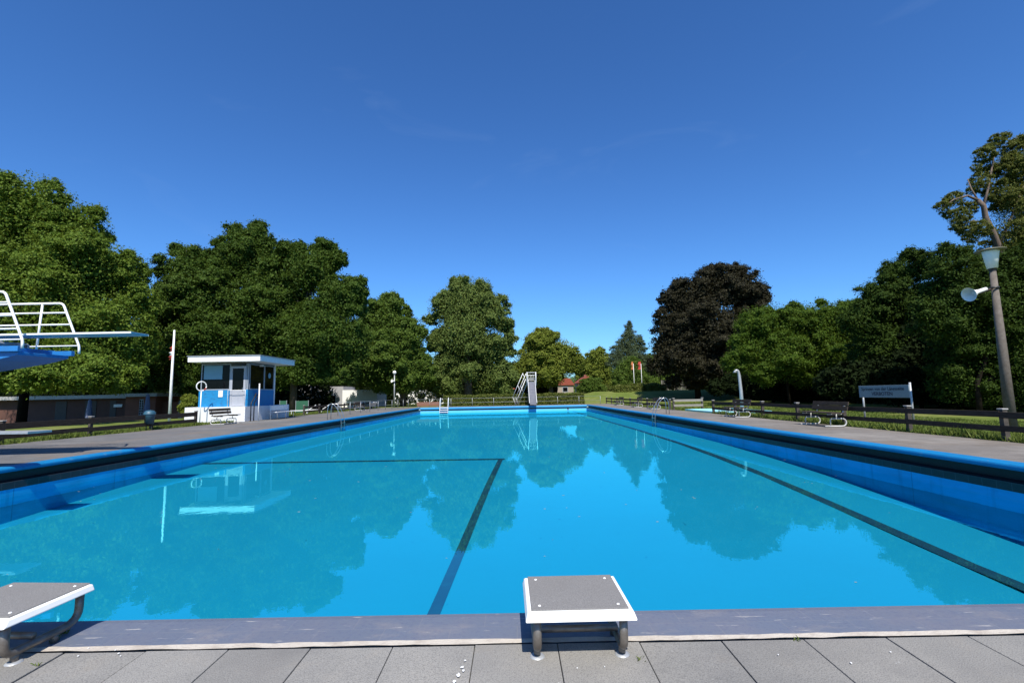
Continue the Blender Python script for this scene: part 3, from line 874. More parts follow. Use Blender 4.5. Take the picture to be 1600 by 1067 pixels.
def window(a, b, axis):
    """a, b opposite corners (x,y,z) world; thin in axis"""
    f = MB(); w_ = .055
    if axis == 'Y':
        y0, y1 = a[1], a[1] + .06
        f.bbox(H(a[0], y0, a[2]), H(a[0] + w_, y1, b[2])); f.bbox(H(b[0] - w_, y0, a[2]), H(b[0], y1, b[2]))
        f.bbox(H(a[0] + w_, y0, a[2]), H(b[0] - w_, y1, a[2] + w_)); f.bbox(H(a[0] + w_, y0, b[2] - w_), H(b[0] - w_, y1, b[2]))
        g = MB(); g.bbox(H(a[0] + w_, y0 + .025, a[2] + w_), H(b[0] - w_, y0 + .035, b[2] - w_))
    else:
        x0, x1 = a[0], a[0] - .06
        f.bbox(H(x1, a[1], a[2]), H(x0, a[1] + w_, b[2])); f.bbox(H(x1, b[1] - w_, a[2]), H(x0, b[1], b[2]))
        f.bbox(H(x1, a[1] + w_, a[2]), H(x0, b[1] - w_, a[2] + w_)); f.bbox(H(x1, a[1] + w_, b[2] - w_), H(x0, b[1] - w_, b[2]))
        g = MB(); g.bbox(H(x0 - .035, a[1] + w_, a[2] + w_), H(x0 - .025, b[1] - w_, b[2] - w_))
    fo = f.build('window', M['grey_frame'], t)
    g.build('pane', M['dark_glass'], fo)
    return fo
wf = window((-18.18, 28.28, 1.83), (-16.47, 0, 3.35), 'Y')
mb = MB(); mb.bbox(H(-18.02, 28.27, 2.45), H(-16.95, 28.295, 3.25)); mb.build('blind', M['blind'], wf)
window((-15.57, 28.28, 1.83), (-15.43, 0, 3.35), 'Y')
window((-15.43, 28.45, 1.83), (0, 30.15, 3.35), 'X')
ws = window((-15.43, 30.17, 1.83), (0, 31.38, 3.35), 'X')
MB().lathe([(.0001, .01), (.17, .01), (.17, 0)], H(-15.42, 30.75, 2.72), 18, Matrix.Rotation(R(90), 3, 'Y')).build('sticker', M['blind'], ws)
mb = MB(); mb.bbox(H(-16.465, 28.27, .86), H(-16.35, 28.34, 3.2)); mb.bbox(H(-15.70, 28.27, .86), H(-15.585, 28.34, 3.2)); mb.bbox(H(-16.35, 28.27, 3.07), H(-15.70, 28.34, 3.2)); mb.bbox(H(-16.35, 28.285, .87), H(-15.70, 28.33, 1.80)); d = mb.build('door', M['door'] if 'door' in M else pm('pale_grey_door', (.50, .52, .58), (.44, .46, .52), 4, .5), t)
mb = MB(); mb.bbox(H(-16.35, 28.305, 1.80), H(-15.70, 28.315, 3.07)); mb.build('door_pane', M['dark_glass'], d)
MB().tube([H(-15.74, 28.26, 1.75), H(-15.74, 28.26, 1.95)], .014, 6).build('handle', M['steel'], d)
mb = MB(); mb.bbox(H(-18.5, 27.5, 3.42), H(-14.4, 32.0, 3.74)); ro = mb.build('roof', M['white'], t, bevel=.01)
mb = MB(); mb.bbox(H(-18.54, 27.46, 3.742), H(-14.36, 32.04, 3.775)); mb.build('roof_edge', M['galv'], ro)
mb = MB(); mb.bbox(H(-18.22, 28.30, 3.352), H(-15.45, 31.5, 3.419)); mb.build('lintel', M['dark_frame'], t)
mb = MB(); mb.bbox(H(-17.1, 28.22, 1.42), H(-16.85, 28.248, 1.80)); mb.build('notice', M['white'], t)
mb = MB(); mb.tube([H(-16.45, 28.05, .85), H(-16.45, 28.05, 1.80), H(-15.45, 28.05, 1.80), H(-15.45, 28.05, .85)], .018, 6); mb.build('front_rail', M['white'], t, True)
pw = thing('white_post', 'slim white post with a cap in front of the corner of the blue hut', 'post', (-14.62, 28.0, 0))
MB().tube([(0, 0, 0), (0, 0, 2.1)], .032, 8).build('pole', M['white'], pw, True)
MB().lathe([(.0001, .06), (.04, .05), (.04, 0)], (0, 0, 2.09), 10).build('cap', M['white'], pw, True)
mb = MB()
for y in (28.25, 28.6):
    mb.tube([H(-15.2, y, 0), H(-15.2, y, .95)] + arc(H(-15.2, y, .95), H(-15.2, y, 1.1), H(-15.2, y + .25, 1.25), 4)[1:] + arc(H(-15.2, y + .5, 1.55), H(-15.22, y + .65, 1.7), H(-15.38, y + .7, 1.45), 4), .03, 6)
mb.build('handrail', M['black'], t, True)
mb = MB(); mb.bbox(H(-15.41, 29.45, 3.22), H(-15.2, 29.55, 3.34)); mb.build('wall_lamp', M['white'], t, bevel=.02)

# lifebuoy post, flagpoles, litter bin
p = at(313, 640, Y=27.2)
t = thing('lifebuoy_post', 'white post carrying a ring lifebuoy in front of the hut base', 'lifebuoy post', (p.x, 27.2, -.03))
MB().tube([(0, 0, 0), (.0, 0, 1.8)], .026, 8).build('post', M['white'], t, True)
ring = MB(); ring.tube([(.15 * math.cos(a), .2 * math.cos(a), 2.06 + .26 * math.sin(a)) for a in [2 * math.pi * k / 24 for k in range(25)]], .030, 8); ring.build('lifebuoy', M['white'], t, True)
mb = MB(); mb.tube([(.15 * math.cos(a), .2 * math.cos(a), 2.06 + .26 * math.sin(a)) for a in [R(q) for q in (-60, -50, -40, -30, -20)]], .033, 8); mb.build('red_band', M['red_cloth'], t, True)

def flagpole(label, base, h, r, flags, grp=None):
    t = thing('flagpole', label, 'flagpole', base, 0, grp)
    MB().tube([(0, 0, 0), (0, 0, h * .5), (0, 0, h)], [r, r * .85, r * .55], 10).build('pole', M['white'], t, True)
    for m, z0, z1, wd in flags:
        mb = MB()
        n = 6
        for k in range(n + 1):
            z = z0 + (z1 - z0) * k / n
            mb.v += [(-r * .6, 0, z), (-r * .6 - wd * (.55 + .25 * math.sin(k * 1.9)), .06 * math.sin(k * 1.4), z - .05), (-r * .6 - wd * (.8 + .2 * math.cos(k * 1.7)), .12, z - .03)]
        for k in range(n):
            a, b = 3 * k, 3 * k + 3
            mb.f += [(a, a + 1, b + 1, b), (a + 1, a + 2, b + 2, b + 1)]
        mb.build('flag', m, t, True)
    return t
p = at(264.5, 655, Y=28.5)
flagpole('white flagpole with a limp red and white flag left of the hut', (p.x, 28.5, -.03), at(270, 515, Y=28.5).z, .085,
         [(M['red_cloth'], 3.75, 4.0, .26), (M['white'], 4.0, 4.25, .22), (M['red_cloth'], 4.25, 4.55, .2)])
for px, lab, m in ((991, 'far white flagpole with a limp orange flag above the round hedge', M['orange_cloth']), (1003, 'far white flagpole with a hanging red flag above the round hedge', M['red_cloth'])):
    p = at(px, 600, Y=74.6)
    flagpole(lab, (p.x, 74.6, ground_z(p.x, 74.6)), at(px, 568, Y=74.6).z - ground_z(p.x, 74.6), .05, [(m, 3.3, 4.5, .35 if px < 1000 else .5)], 'far flagpoles above the clipped hedge')
p = at(237, 668, Y=21.6)
t = thing('litter_bin', 'blue litter bin with a rounded lid on a stand beside the left fence', 'litter bin', (p.x + .1, 21.3, -.03))
MB().tube([(-.12, 0, 0), (-.12, 0, .4)], .02, 6).build('leg', M['black'], t)
MB().tube([(.12, 0, 0), (.12, 0, .4)], .02, 6).build('leg', M['black'], t)
MB().lathe([(.0001, .3), (.17, .3), (.21, .7), (.22, .72)], (0, 0, 0), 16).build('bucket', M['bin_blue'], t, True)
MB().lathe([(.23, .72), (.22, .80), (.14, .88), (.0001, .9)], (0, 0, 0), 16).build('lid', M['bin_blue'], t, True)

# ------------------------------------------------------------------ sign, shower, lamps, loudspeaker
t = thing('notice_sign', 'pale notice board on two posts forbidding jumping, behind the right fence', 'sign', (13.75, 18.1, -.03))
mb = MB(); mb.bbox((-.02, -1.22, .92), (.02, 1.22, 1.37)); pn = mb.build('panel', M['sign_face'], t, bevel=.004)
for y in (-1.2, 1.12):
    MB().tube([(.05, y, -.1), (.05, y, 1.37 if y > 0 else 1.45)], .035, 8).build('post', M['galv'], t, True)
for txt, z, sz in (('Springen von der L\u00e4ngsseite', 1.19, .165), ('VERBOTEN', 1.0, .185)):
    cu = bpy.data.curves.new('lettering', 'FONT')
    cu.body = txt
    cu.size = sz
    cu.align_x = 'CENTER'
    cu.extrude = .001
    cu.offset = .003
    cu.materials.append(M['ink'])
    tmp = bpy.data.objects.new('tmp_text', cu)
    C.objects.link(tmp)
    bpy.context.view_layer.update()
    me = bpy.data.meshes.new_from_object(tmp.evaluated_get(bpy.context.evaluated_depsgraph_get()))
    bpy.data.objects.remove(tmp)
    lo = bpy.data.objects.new('lettering', me)
    C.objects.link(lo)
    lo.parent = pn
    lo.matrix_local = Matrix(((0, 0, -1, -.0225), (-1, 0, 0, .03), (0, 1, 0, z), (0, 0, 0, 1)))
    lo.scale = (1.12, 1, 1)

p = at(1160, 643, Y=28.9)
t = thing('shower', 'curved grey shower pole standing by the wading pool', 'shower', (p.x, 28.9, -.03))
zt = at(1156, 578, Y=28.9).z
MB().tube([(0, 0, 0), (0, 0, zt * .5), (-.04, 0, zt - .35)] + arc((-.04, 0, zt - .35), (-.05, 0, zt + .06), (-.22, 0, zt), 6)[1:] + [(-.27, 0, zt - .06)], [.10, .095, .085] + [.075] * 6 + [.07], 12).build('pipe', M['galv'], t, True)
MB().lathe([(.05, .08), (.12, -.02), (.0001, -.02)], (-.29, 0, zt - .10), 12).build('shower_head', M['galv'], t, True)

p = at(1581, 668)
LY = p.y
q = at(1551, 422, Y=LY)
t = thing('street_lamp', 'old post lamp with white shade and flat cap at the right fence', 'street lamp', (p.x, LY, -.03))
lean = q.x - p.x
zt = q.z + .03
MB().tube([(0, 0, -.1), (lean * .5, 0, zt * .5), (lean, 0, zt)], [.142, .115, .078], 14).build('pole', M['lamp_pole'], t, True)
MB().lathe([(.10, 0), (.10, .06), (.115, .06)], (lean, 0, zt - .02), 14).build('collar', M['black'], t, True)
sh = MB().lathe([(.0001, 0.05), (.13, .05), (.20, .56), (.21, .60), (.0001, .60)], (lean, 0, zt), 20).build('lamp_shade', M['opal'], t, True)
MB().lathe([(.0001, .70), (.10, .69), (.37, .62), (.38, .602), (.2, .605), (.0001, .605)], (lean, 0, zt), 24).build('lamp_cap', pm('olive_lamp_cap', (.24, .24, .17), (.18, .18, .13), 6, .6), sh, True)
hp = at(1545, 450, Y=LY)
ho = at(1513, 460, Y=LY - .12)
t = thing('horn_loudspeaker', 'white horn loudspeaker fixed to the old lamp post', 'loudspeaker', (hp.x, LY, hp.z))
ax = (Vector(ho) - Vector((hp.x - .05, LY, hp.z))).normalized()
mR = ax.to_track_quat('Z', 'Y').to_matrix()
ln = (Vector(ho) - Vector(hp)).length
MB().lathe([(.0001, ln * .15), (.055, ln * .15), (.06, ln * .5), (.075, ln * .65), (.11, ln * .82), (.20, ln * .98), (.215, ln), (.20, ln * .985), (.08, ln * .7), (.0001, ln * .68)], (0, 0, 0), 20, mR).build('horn', M['white'], t, True)
MB().tube([Vector((.12, 0, -.01)), ax * ln * .25 + Vector((0, 0, -.06)), ax * ln * .52 + Vector((0, 0, -.07))], .03, 8).build('bracket', M['wood_dark'], t, True)
MB().lathe([(.118, -.03), (.125, -.03), (.125, .03), (.118, .03)], (.16, 0, -.0), 14).build('clamp', M['black'], t, True)

p = at(616, 628, Y=58)
t = thing('street_lamp', 'far street lamp with a white globe beside the left fence end', 'street lamp', (p.x, 58, -.03))
zt = at(616, 584, Y=58).z
MB().tube([(0, 0, 0), (0, 0, zt)], [.09, .06], 8).build('pole', M['galv'], t, True)
MB().lathe([(.0001, 0), (.14, .04), (.22, .18), (.22, .28), (.14, .42), (.0001, .46)], (0, 0, zt - .05), 16).build('globe', M['white'], t, True)
t2 = thing('horn_loudspeaker', 'small pale loudspeaker halfway up the far globe lamp', 'loudspeaker', (p.x, 57.9, zt - .95))
MB().lathe([(.0001, .02), (.06, .0), (.07, .2), (.2, .42), (.18, .40), (.0001, .3)], (.05, 0, 0), 14, Matrix.Rotation(R(-65), 3, 'Y') @ Matrix.Rotation(R(50), 3, 'X')).build('horn', M['white'], t2, True)

# ------------------------------------------------------------------ buildings behind
t = thing('brick_building', 'low red brick changing block with pale flat roof edge behind the left fence', 'building', (-52, 46, -.6))
def B(px, py, Y=46): 
    q = at(px, py, Y=Y); return q
xa, xb, xc = B(-120, 630).x, B(196, 630).x, B(243, 630).x
zr = B(200, 616).z + .6
mb = MB(); mb.bbox((xa + 52, 1.6, 0), (xb + 52, 9, zr - .35)); mb.build('wall', M['shaded_brick'], t)
mb = MB(); mb.bbox((xb + 52, 0, 0), (xc + 52, 9, zr - .25)); mb.build('wall', M['brick'], t)
mb = MB(); mb.bbox((xa + 52, .9, zr - .345), (xb + 51.3, 9.2, zr)); mb.bbox((xb + 51.3, -.6, zr - .245), (xc + 52.5, 9.2, zr + .06)); mb.build('roof', M['fascia'], t)
for px0, px1 in ((2, 12), (62, 80), (110, 128), (150, 160)):
    a, b = B(px0, 640).x, B(px1, 640).x
    m_ = MB(); m_.bbox((a + 52, 1.56, .05), (b + 52, 1.598, 2.0)); m_.build('door', M['dark_wood_door'], t)
a, b = B(156, 640).x, B(170, 640).x
m_ = MB(); m_.bbox((a + 52, 1.54, 1.35), (b + 52, 1.598, 1.62)); m_.build('sign_plate', M['white'], t)
a, b = B(217.5, 640).x, B(224, 640).x
m_ = MB(); m_.bbox((a + 52, -.03, .1), (b + 52, -.002, 2.05)); wi = m_.build('window', M['grey_frame'], t)
m_ = MB()
for k in range(8):
    for j in range(2):
        w0 = (b - a) / 2
        m_.bbox((a + 52 + w0 * j + .04, -.04, .18 + .23 * k), (a + 52 + w0 * (j + 1) - .04, -.031, .18 + .23 * k + .17))
m_.build('pane', M['dark_glass'], wi)
t = thing('brick_wall', 'free-standing red brick wall beside the changing block', 'wall', (B(263, 640, 47).x, 47, -.6))
a, b = B(246, 640, 47).x, B(280, 640, 47).x
mb = MB(); mb.bbox((a - t.location.x, -.12, 0), (b - t.location.x, .12, B(260, 628, 47).z + .6)); mb.build('wall', M['brick'], t)
mb = MB(); mb.bbox((b - t.location.x, -.14, 0), (b - t.location.x + .3, .14, B(260, 627, 47).z + .65)); mb.build('pillar', M['fascia'], t)
for px, y0, y1, Y, lab in ((138, 624, 660, 43, 'closed pale blue parasol in the shade before the brick changing block'), (228.5, 615, 660, 44, 'closed blue-grey parasol in front of the barred window of the changing block')):
    q0, q1 = at(px, y1, Y=Y), at(px, y0, Y=Y)
    zg = ground_z(q0.x, Y)
    t = thing('parasol', lab, 'parasol', (q0.x, Y, zg), 0, 'closed parasols by the changing block')
    hh = q1.z - zg
    MB().tube([(0, 0, 0), (0, 0, hh)], .035, 8).build('pole', M['white'], t)
    MB().lathe([(.24, .5), (.26, .6), (.2, hh * .6), (.12, hh - .1), (.0001, hh + .04)], (0, 0, 0), 12).build('canopy', M['shade_blue'], t, True)

YW = 67
def Wp(px, py): return at(px, py, Y=YW)
t = thing('white_building', 'long low white building glimpsed under the trees right of the hut', 'building', (Wp(500, 625).x, YW, -.4))
ox = t.location.x
def wall(px0, px1, py, dy, mat, nm='wall'):
    m_ = MB(); m_.bbox((Wp(px0, 620).x - ox, dy, 0), (Wp(px1, 620).x - ox, dy + 5, Wp((px0 + px1) / 2, py).z + .4)); return m_.build(nm, mat, t)
wall(446, 479, 597, 0, M['white']); wall(479, 492, 594, -.2, M['fascia']); wall(492, 535, 604, .3, M['soffit']); wall(535, 589, 609, 0, M['white'])
for px0, px1, py0, py1 in ((449, 455, 610, 618), (463, 471, 611, 617), (499, 502, 612, 632), (506, 524, 617, 632)):
    a, b = Wp(px0, py1), Wp(px1, py0)
    m_ = MB(); m_.bbox((a.x - ox, .24 if px0 > 490 else -.06, a.z + .4), (b.x - ox, .298 if px0 > 490 else -.002, b.z + .4)); f = m_.build('window', M['grey_frame'], t)
    m_ = MB(); m_.bbox((a.x - ox + .08, .23 if px0 > 490 else -.07, a.z + .48), (b.x - ox - .08, .238 if px0 > 490 else -.061, b.z + .32)); m_.build('pane', M['dark_glass'], f)
m_ = MB(); m_.bbox((Wp(444, 620).x - ox, -.5, Wp(460, 596.5).z + .4), (Wp(481, 620).x - ox, 5.2, Wp(460, 595).z + .4)); m_.build('roof', M['fascia'], t)
t = thing('white_cottage', 'small white house half hidden by trees behind the globe lamp', 'house', (at(650, 620, Y=80).x, 80, -.3))
m_ = MB(); m_.bbox((-3.6, 0, 0), (5.6, 6, 2.6)); m_.build('wall', M['white'], t)
m_ = MB(); m_.prism([(-4.0, 2.6), (6.0, 2.6), (5.2, 4.6), (-3.2, 4.6)], 'Y', .3, 5.7); m_.build('roof', M['dark_frame'], t)
for x in (-2.4, .4, 3.2):
    m_ = MB(); m_.bbox((x, -.05, .9), (x + 1.1, -.002, 2.1)); f = m_.build('window', M['grey_frame'], t)
    m_ = MB(); m_.bbox((x + .08, -.06, .98), (x + 1.02, -.051, 2.02)); m_.build('pane', M['dark_glass'], f)

for i, (p0, p1, lab) in enumerate((((462, 626), (482, 638), 'green cloth windbreak in front of the white building'), ((437, 626), (448, 634), 'small grey-green cloth screen at the right end of the hut'))):
    a, b = at(p0[0], p1[1], Y=44), at(p1[0], p0[1], Y=44)
    t = thing('windbreak', lab, 'windbreak', ((a.x + b.x) / 2, 44, -.1), 0, 'cloth screens on the left lawn')
    hw = (b.x - a.x) / 2
    m_ = MB(); m_.bbox((-hw, -.01, .1), (hw, .01, b.z + .1)); m_.build('cloth', M['green_net'], t)
    for x in (-hw, hw):
        MB().tube([(x, 0, 0), (x, 0, b.z + .14)], .025, 6).build('post', M['galv'], t)
def lounger(label, x, y, rz):
    t = thing('lounger', label, 'lounger', (x, y, ground_z(x, y)), rz, 'white loungers on the left lawn')
    m_ = MB(); m_.box((-.3, 0, .32), (1.3, .6, .05)); m_.build('seat', M['white'], t, bevel=.01)
    m_ = MB(); m_.box((.62, 0, .52), (.75, .6, .05), 0, Matrix.Rotation(R(-35), 3, 'Y')); m_.build('backrest', M['white'], t, bevel=.01)
    for sx in (-.85, .3):
        for sy in (-.26, .26):
            MB().tube([(sx, sy, 0), (sx, sy, .3)], .02, 6).build('leg', M['white'], t)
    return t
l0 = lounger('white lounger behind the left fence next to the hut', *at(474, 641, Y=39)[:2], R(20))
for px, Y, rz, lab in ((497, 41, 15, 'white lounger behind the left fence, second from the hut'), (557, 52, -30, 'white lounger turned up in front of the dappled white wall, left one'), (581, 53, -60, 'white lounger turned up in front of the dappled white wall, right one')):
    q = at(px, 640, Y=Y)
    dup(l0, (q.x, Y, ground_z(q.x, Y)), R(rz), lab)
t = thing('planter_box', 'long terracotta planter box at the far left pool corner', 'planter', (at(670, 630, Y=57.6).x, 57.3, -.03))
m_ = MB(); m_.bbox((-1.3, -.25, .1), (1.3, .25, .58)); m_.build('box', pm('terracotta', (.30, .14, .09), (.24, .11, .075), 4, .8), t, bevel=.02)
m_ = MB(); m_.bbox((-1.2, -.2, 0), (-1.0, .2, .099)); m_.bbox((1.0, -.2, 0), (1.2, .2, .099)); m_.build('foot', M['fascia'], t)

for (x0, x1, yr, ye, yb, Y, lab) in ((868, 898, 591, 602, 613, 108, 'far house with red tiled roof and pale brick wall behind the slide'), (902, 934, 588, 598, 614, 112, 'far house with red tiled roof half hidden behind the round shrub')):
    a, b, c = at(x0, ye, Y=Y), at(x1, ye, Y=Y), at((x0 + x1) / 2, yr, Y=Y)
    zg = .9
    t = thing('house', lab, 'house', ((a.x + b.x) / 2, Y, zg), 0, 'far red roofed houses')
    hw = (b.x - a.x) / 2
    ze, zt = a.z - zg, c.z - zg
    m_ = MB(); m_.bbox((-hw + .3, 0, 0), (hw - .3, 7, ze)); m_.build('wall', M['pale_brick'], t)
    m_ = MB(); m_.prism([(-hw, ze), (hw, ze), (hw * .5, zt), (-hw * .5, zt)] if x0 < 900 else [(-hw, ze), (hw, ze), (hw * .1, zt), (-hw * .15, zt)], 'Y', -.3, 7.3); ro = m_.build('roof', M['roof_tile'], t)
    m_ = MB(); m_.bbox((-.3, 3.2, zt - .05), (.3, 3.8, zt + .5)); m_.build('chimney', M['brick'], ro)
    m_ = MB(); m_.bbox((-.6, -.04, .7), (.6, -.002, 1.8)); f = m_.build('window', M['grey_frame'], t)
    m_ = MB(); m_.bbox((-.5, -.05, .8), (.5, -.041, 1.7)); m_.build('pane', M['dark_glass'], f)
p = at(795.5, 612, Y=70)
t = thing('parasol', 'open red parasol beyond the hedge left of the slide', 'parasol', (p.x, 70, 0))
zc = at(797, 608, Y=70).z
MB().tube([(0, 0, 0), (0, 0, zc + .5)], .04, 6).build('pole', M['galv'], t)
MB().lathe([(.0001, zc + .55), (.6, zc + .25), (.95, zc), (.9, zc), (.0001, zc + .48)], (0, 0, 0), 8).build('canopy', M['red_cloth'], t)

t = thing('trellis_fence', 'tall grey trellis fence beyond the lawn below the copper tree', 'fence', (at(1034, 610, Y=74).x, 74, 1.3))
x1_ = at(1084, 610, Y=74).x - t.location.x
hT = at(1060, 594, Y=74).z - 1.3
for k in range(6):
    MB().tube([(x1_ * k / 5, -.06, 0), (x1_ * k / 5, -.06, hT + .1)], .07, 6).build('post', M['wood_grey'], t)
m_ = MB()
for k in range(8):
    m_.bbox((0, -.03, .1 + (hT - .2) * k / 7), (x1_, -.005, .2 + (hT - .2) * k / 7))
for k in range(40):
    m_.bbox((x1_ * k / 40, -.004, 0.05), (x1_ * k / 40 + .05, .02, hT))
m_.build('lattice', M['trellis'], t)

# ------------------------------------------------------------------ trees and shrubs
rng = np.random.default_rng(11)

def leaf_mesh(name, P, Nn, size, mat, parent, aspect=0.62, fold=0.0):
    """one small pointed leaf face per point; P points, Nn face normals"""
    n = len(P)
    Nn = Nn / np.linalg.norm(Nn, axis=1, keepdims=True)
    a = np.cross(Nn, rng.normal(size=(n, 3)))
    a /= np.linalg.norm(a, axis=1, keepdims=True) + 1e-9
    b = np.cross(Nn, a)
    s = (size * rng.uniform(.6, 1.35, n))[:, None] if np.isscalar(size) else (size * rng.uniform(.6, 1.35, n))[:, None]
    v = np.empty((n, 3, 3), np.float32)
    v[:, 0] = P + a * s * .62
    v[:, 1] = P + b * s * .62 * aspect - a * s * .38
    v[:, 2] = P - b * s * .62 * aspect - a * s * .38
    me = bpy.data.meshes.new(name)
    me.vertices.add(3 * n)
    me.vertices.foreach_set('co', v.ravel())
    me.loops.add(3 * n)
    me.loops.foreach_set('vertex_index', np.arange(3 * n, dtype=np.int32))
    me.polygons.add(n)
    me.polygons.foreach_set('loop_start', np.arange(0, 3 * n, 3, dtype=np.int32))
    me.update()
    me.materials.append(mat)
    o = bpy.data.objects.new(name, me)
    C.objects.link(o)
    if parent:
        o.parent = parent
    return o

def rand_dirs(n):
    d = rng.normal(size=(n, 3))
    return d / np.linalg.norm(d, axis=1, keepdims=True)

def crown_points(blobs, n, sub=17, flat=0.8, subr=(.16, .38), inner=0.22, droop=0.0, sparse=1.0, veil=.13):
    """leaf positions on many small flattened clumps that sit on the surface of the big lobes"""
    cen, rad, out = [], [], []
    for c, r in blobs:
        k = max(4, int(sub * (.6 + .8 * rng.random())))
        d = rand_dirs(k * 2)
        d = d[d[:, 2] > -.75][:k]
        for dd in d:
            rr = r * rng.uniform(*subr)
            cen.append(np.array(c) + dd * (r - rr * .62) * np.array([1, 1, .95]) * rng.uniform(.82, 1.04))
            rad.append(rr)
            out.append(dd)
    cen, rad, out = np.array(cen), np.array(rad), np.array(out)
    # second level: sprays on each clump
    k2 = 15
    c2 = np.repeat(cen, k2, 0)
    r2 = np.repeat(rad, k2)
    o2 = np.repeat(out, k2, 0)
    d2 = rand_dirs(len(c2)) + o2 * .55 + np.array([0, 0, .15])
    d2 /= np.linalg.norm(d2, axis=1, keepdims=True)
    c2 = c2 + d2 * (r2 * rng.uniform(.45, 1.08, len(c2)))[:, None] * np.array([1, 1, flat])
    rs = r2 * rng.uniform(.14, .55, len(c2))
    keep = rng.random(len(c2)) < sparse
    c2, d2, rs = c2[keep], d2[keep], rs[keep]
    wgt = rs ** 2
    idx = rng.choice(len(c2), n, p=wgt / wgt.sum())
    e = rand_dirs(n)
    rr = rng.random(n) ** .42
    P = c2[idx] + e * (rs[idx] * rr)[:, None] * np.array([1, 1, .62])
    P += rng.normal(size=(n, 3)) * (rng.random(n) ** 3 * .40 * np.median(rad))[:, None]
    P[:, 2] -= droop * rs[idx] * (np.linalg.norm(e[:, :2], axis=1) * rr) ** 2
    Nn = e * .45 + d2[idx] * .6 + np.array([0, 0, .55]) + rng.normal(size=(n, 3)) * .62
    # a thin even veil over the lobes that ties the clumps together
    br = np.array([r for _, r in blobs])
    bc = np.array([c for c, _ in blobs])
    nv = int(n * veil)
    if nv:
        ii = rng.choice(len(bc), nv, p=br ** 2 / (br ** 2).sum())
        dv = rand_dirs(nv)
        P = np.concatenate([P, bc[ii] + dv * (br[ii] * rng.uniform(.70, 1.02, nv) * (1 + .05 * np.sin(dv[:, 0] * 9 + ii) * np.sin(dv[:, 2] * 8 + ii)))[:, None]])
        Nn = np.concatenate([Nn, dv * .6 + np.array([0, 0, .55]) + rng.normal(size=(nv, 3)) * .6])
    # inside filling
    ni = int(n * inner)
    br = np.array([r for _, r in blobs])
    bc = np.array([c for c, _ in blobs])
    ii = rng.choice(len(bc), ni, p=br ** 2 / (br ** 2).sum())
    Pi = bc[ii] + rand_dirs(ni) * (br[ii] * rng.random(ni) ** .5 * .72)[:, None]
    Ni = rng.normal(size=(ni, 3))
    return P, Nn, Pi, Ni

def tree(name, label, cat, Y, base_px, lobes, leaf, n, mat, group, trunk=.3, bark='bark', depth=1.0, limbs=5, trunk_path=None, aspect=.62, zmin=None, **kw):
    bx = at(base_px, 640, Y=Y).x
    zg = ground_z(bx, Y)
    t = thing(name, label, cat, (bx, Y, zg), 0, group)
    blobs = []
    for L in lobes:
        dY = L[3] if len(L) > 3 else 0
        c = at(L[0], L[1], Y=Y + dY)
        r = L[2] * (Y + dY) / FPX
        blobs.append((np.array([c.x - bx, dY * depth, c.z - zg]), r))
    # the far half of the crown, seen only from elsewhere
    n, leaf = int(n * 4.2), leaf * .50
    P, Nn, Pi, Ni = crown_points(blobs, n, **kw)
    if zmin is not None:
        k = P[:, 2] > zmin; P, Nn = P[k], Nn[k]
        k = Pi[:, 2] > zmin; Pi, Ni = Pi[k], Ni[k]
    sz = np.concatenate([np.full(len(P), leaf), np.full(len(Pi), leaf * 1.7)])
    leaf_mesh('crown', np.concatenate([P, Pi]), np.concatenate([Nn, Ni]), sz, mat, t, aspect)
    cz = np.average([b[0][2] for b in blobs], weights=[b[1] for b in blobs])
    top = max(b[0][2] - b[1] * .3 for b in blobs)
    mb = MB()
    if trunk_path is None:
        cx = np.average([b[0][0] for b in blobs], weights=[b[1] for b in blobs])
        pts = [(0, 0, -.2), (random.uniform(-.1, .1), 0, cz * .35), (cx * .4, 0, cz * .8), (cx * .8, 0, top)]
        mb.tube(pts, [trunk * 1.25, trunk, trunk * .6, trunk * .1], 10)
        p0 = Vector(pts[1])
        for b in sorted(blobs, key=lambda q: -q[1])[:limbs + 3]:
            c = Vector(b[0])
            st = Vector((cx * .2, 0, min(cz * .75, max(cz * .35, c.z * .55))))
            mid = (st + c) / 2 + Vector((0, 0, .08 * (c - st).length))
            mb.tube([st, mid, c], [trunk * .42, trunk * .28, trunk * .10], 7)
    else:
        for path, r0, r1 in trunk_path:
            pts = [at(a, b, Y=Y + dy) - Vector((bx, Y, zg)) for a, b, dy in path]
            m_ = len(pts)
            mb.tube(pts, [r0 + (r1 - r0) * k / (m_ - 1) for k in range(m_)], 9)
    mb.build('trunk', M[bark], t, True)
    return t

GL, GR_, GF = 'large trees on the left', 'trees and shrubs on the right', 'trees beyond the far pool end'
tree('maple_tree', 'big sunlit yellow-green maple filling the left picture edge', 'tree', 36, 35,
     [(55, 330, 62, 0), (120, 358, 48, 1), (-5, 390, 90, 1), (110, 425, 78, -1), (178, 430, 50, 1), (216, 470, 36, 1), (60, 495, 84, -3), (158, 525, 70, -3), (212, 540, 38, 0), (100, 568, 46, -7),
      (20, 562, 54, -7), (200, 586, 28, -3), (150, 585, 32, -7), (-70, 420, 110, 1), (-60, 545, 90, -6), (60, 400, 80, 3), (120, 500, 70, 4), (60, 588, 28, -10), (5, 585, 28, -9), (115, 592, 22, -9), (95, 606, 13, -8), (182, 603, 15, -5), (62, 604, 14, -9), (28, 604, 12, -9), (140, 604, 12, -7)],
     .30, 95000, M['maple'], GL, .26, 'bark_dark', sub=18)
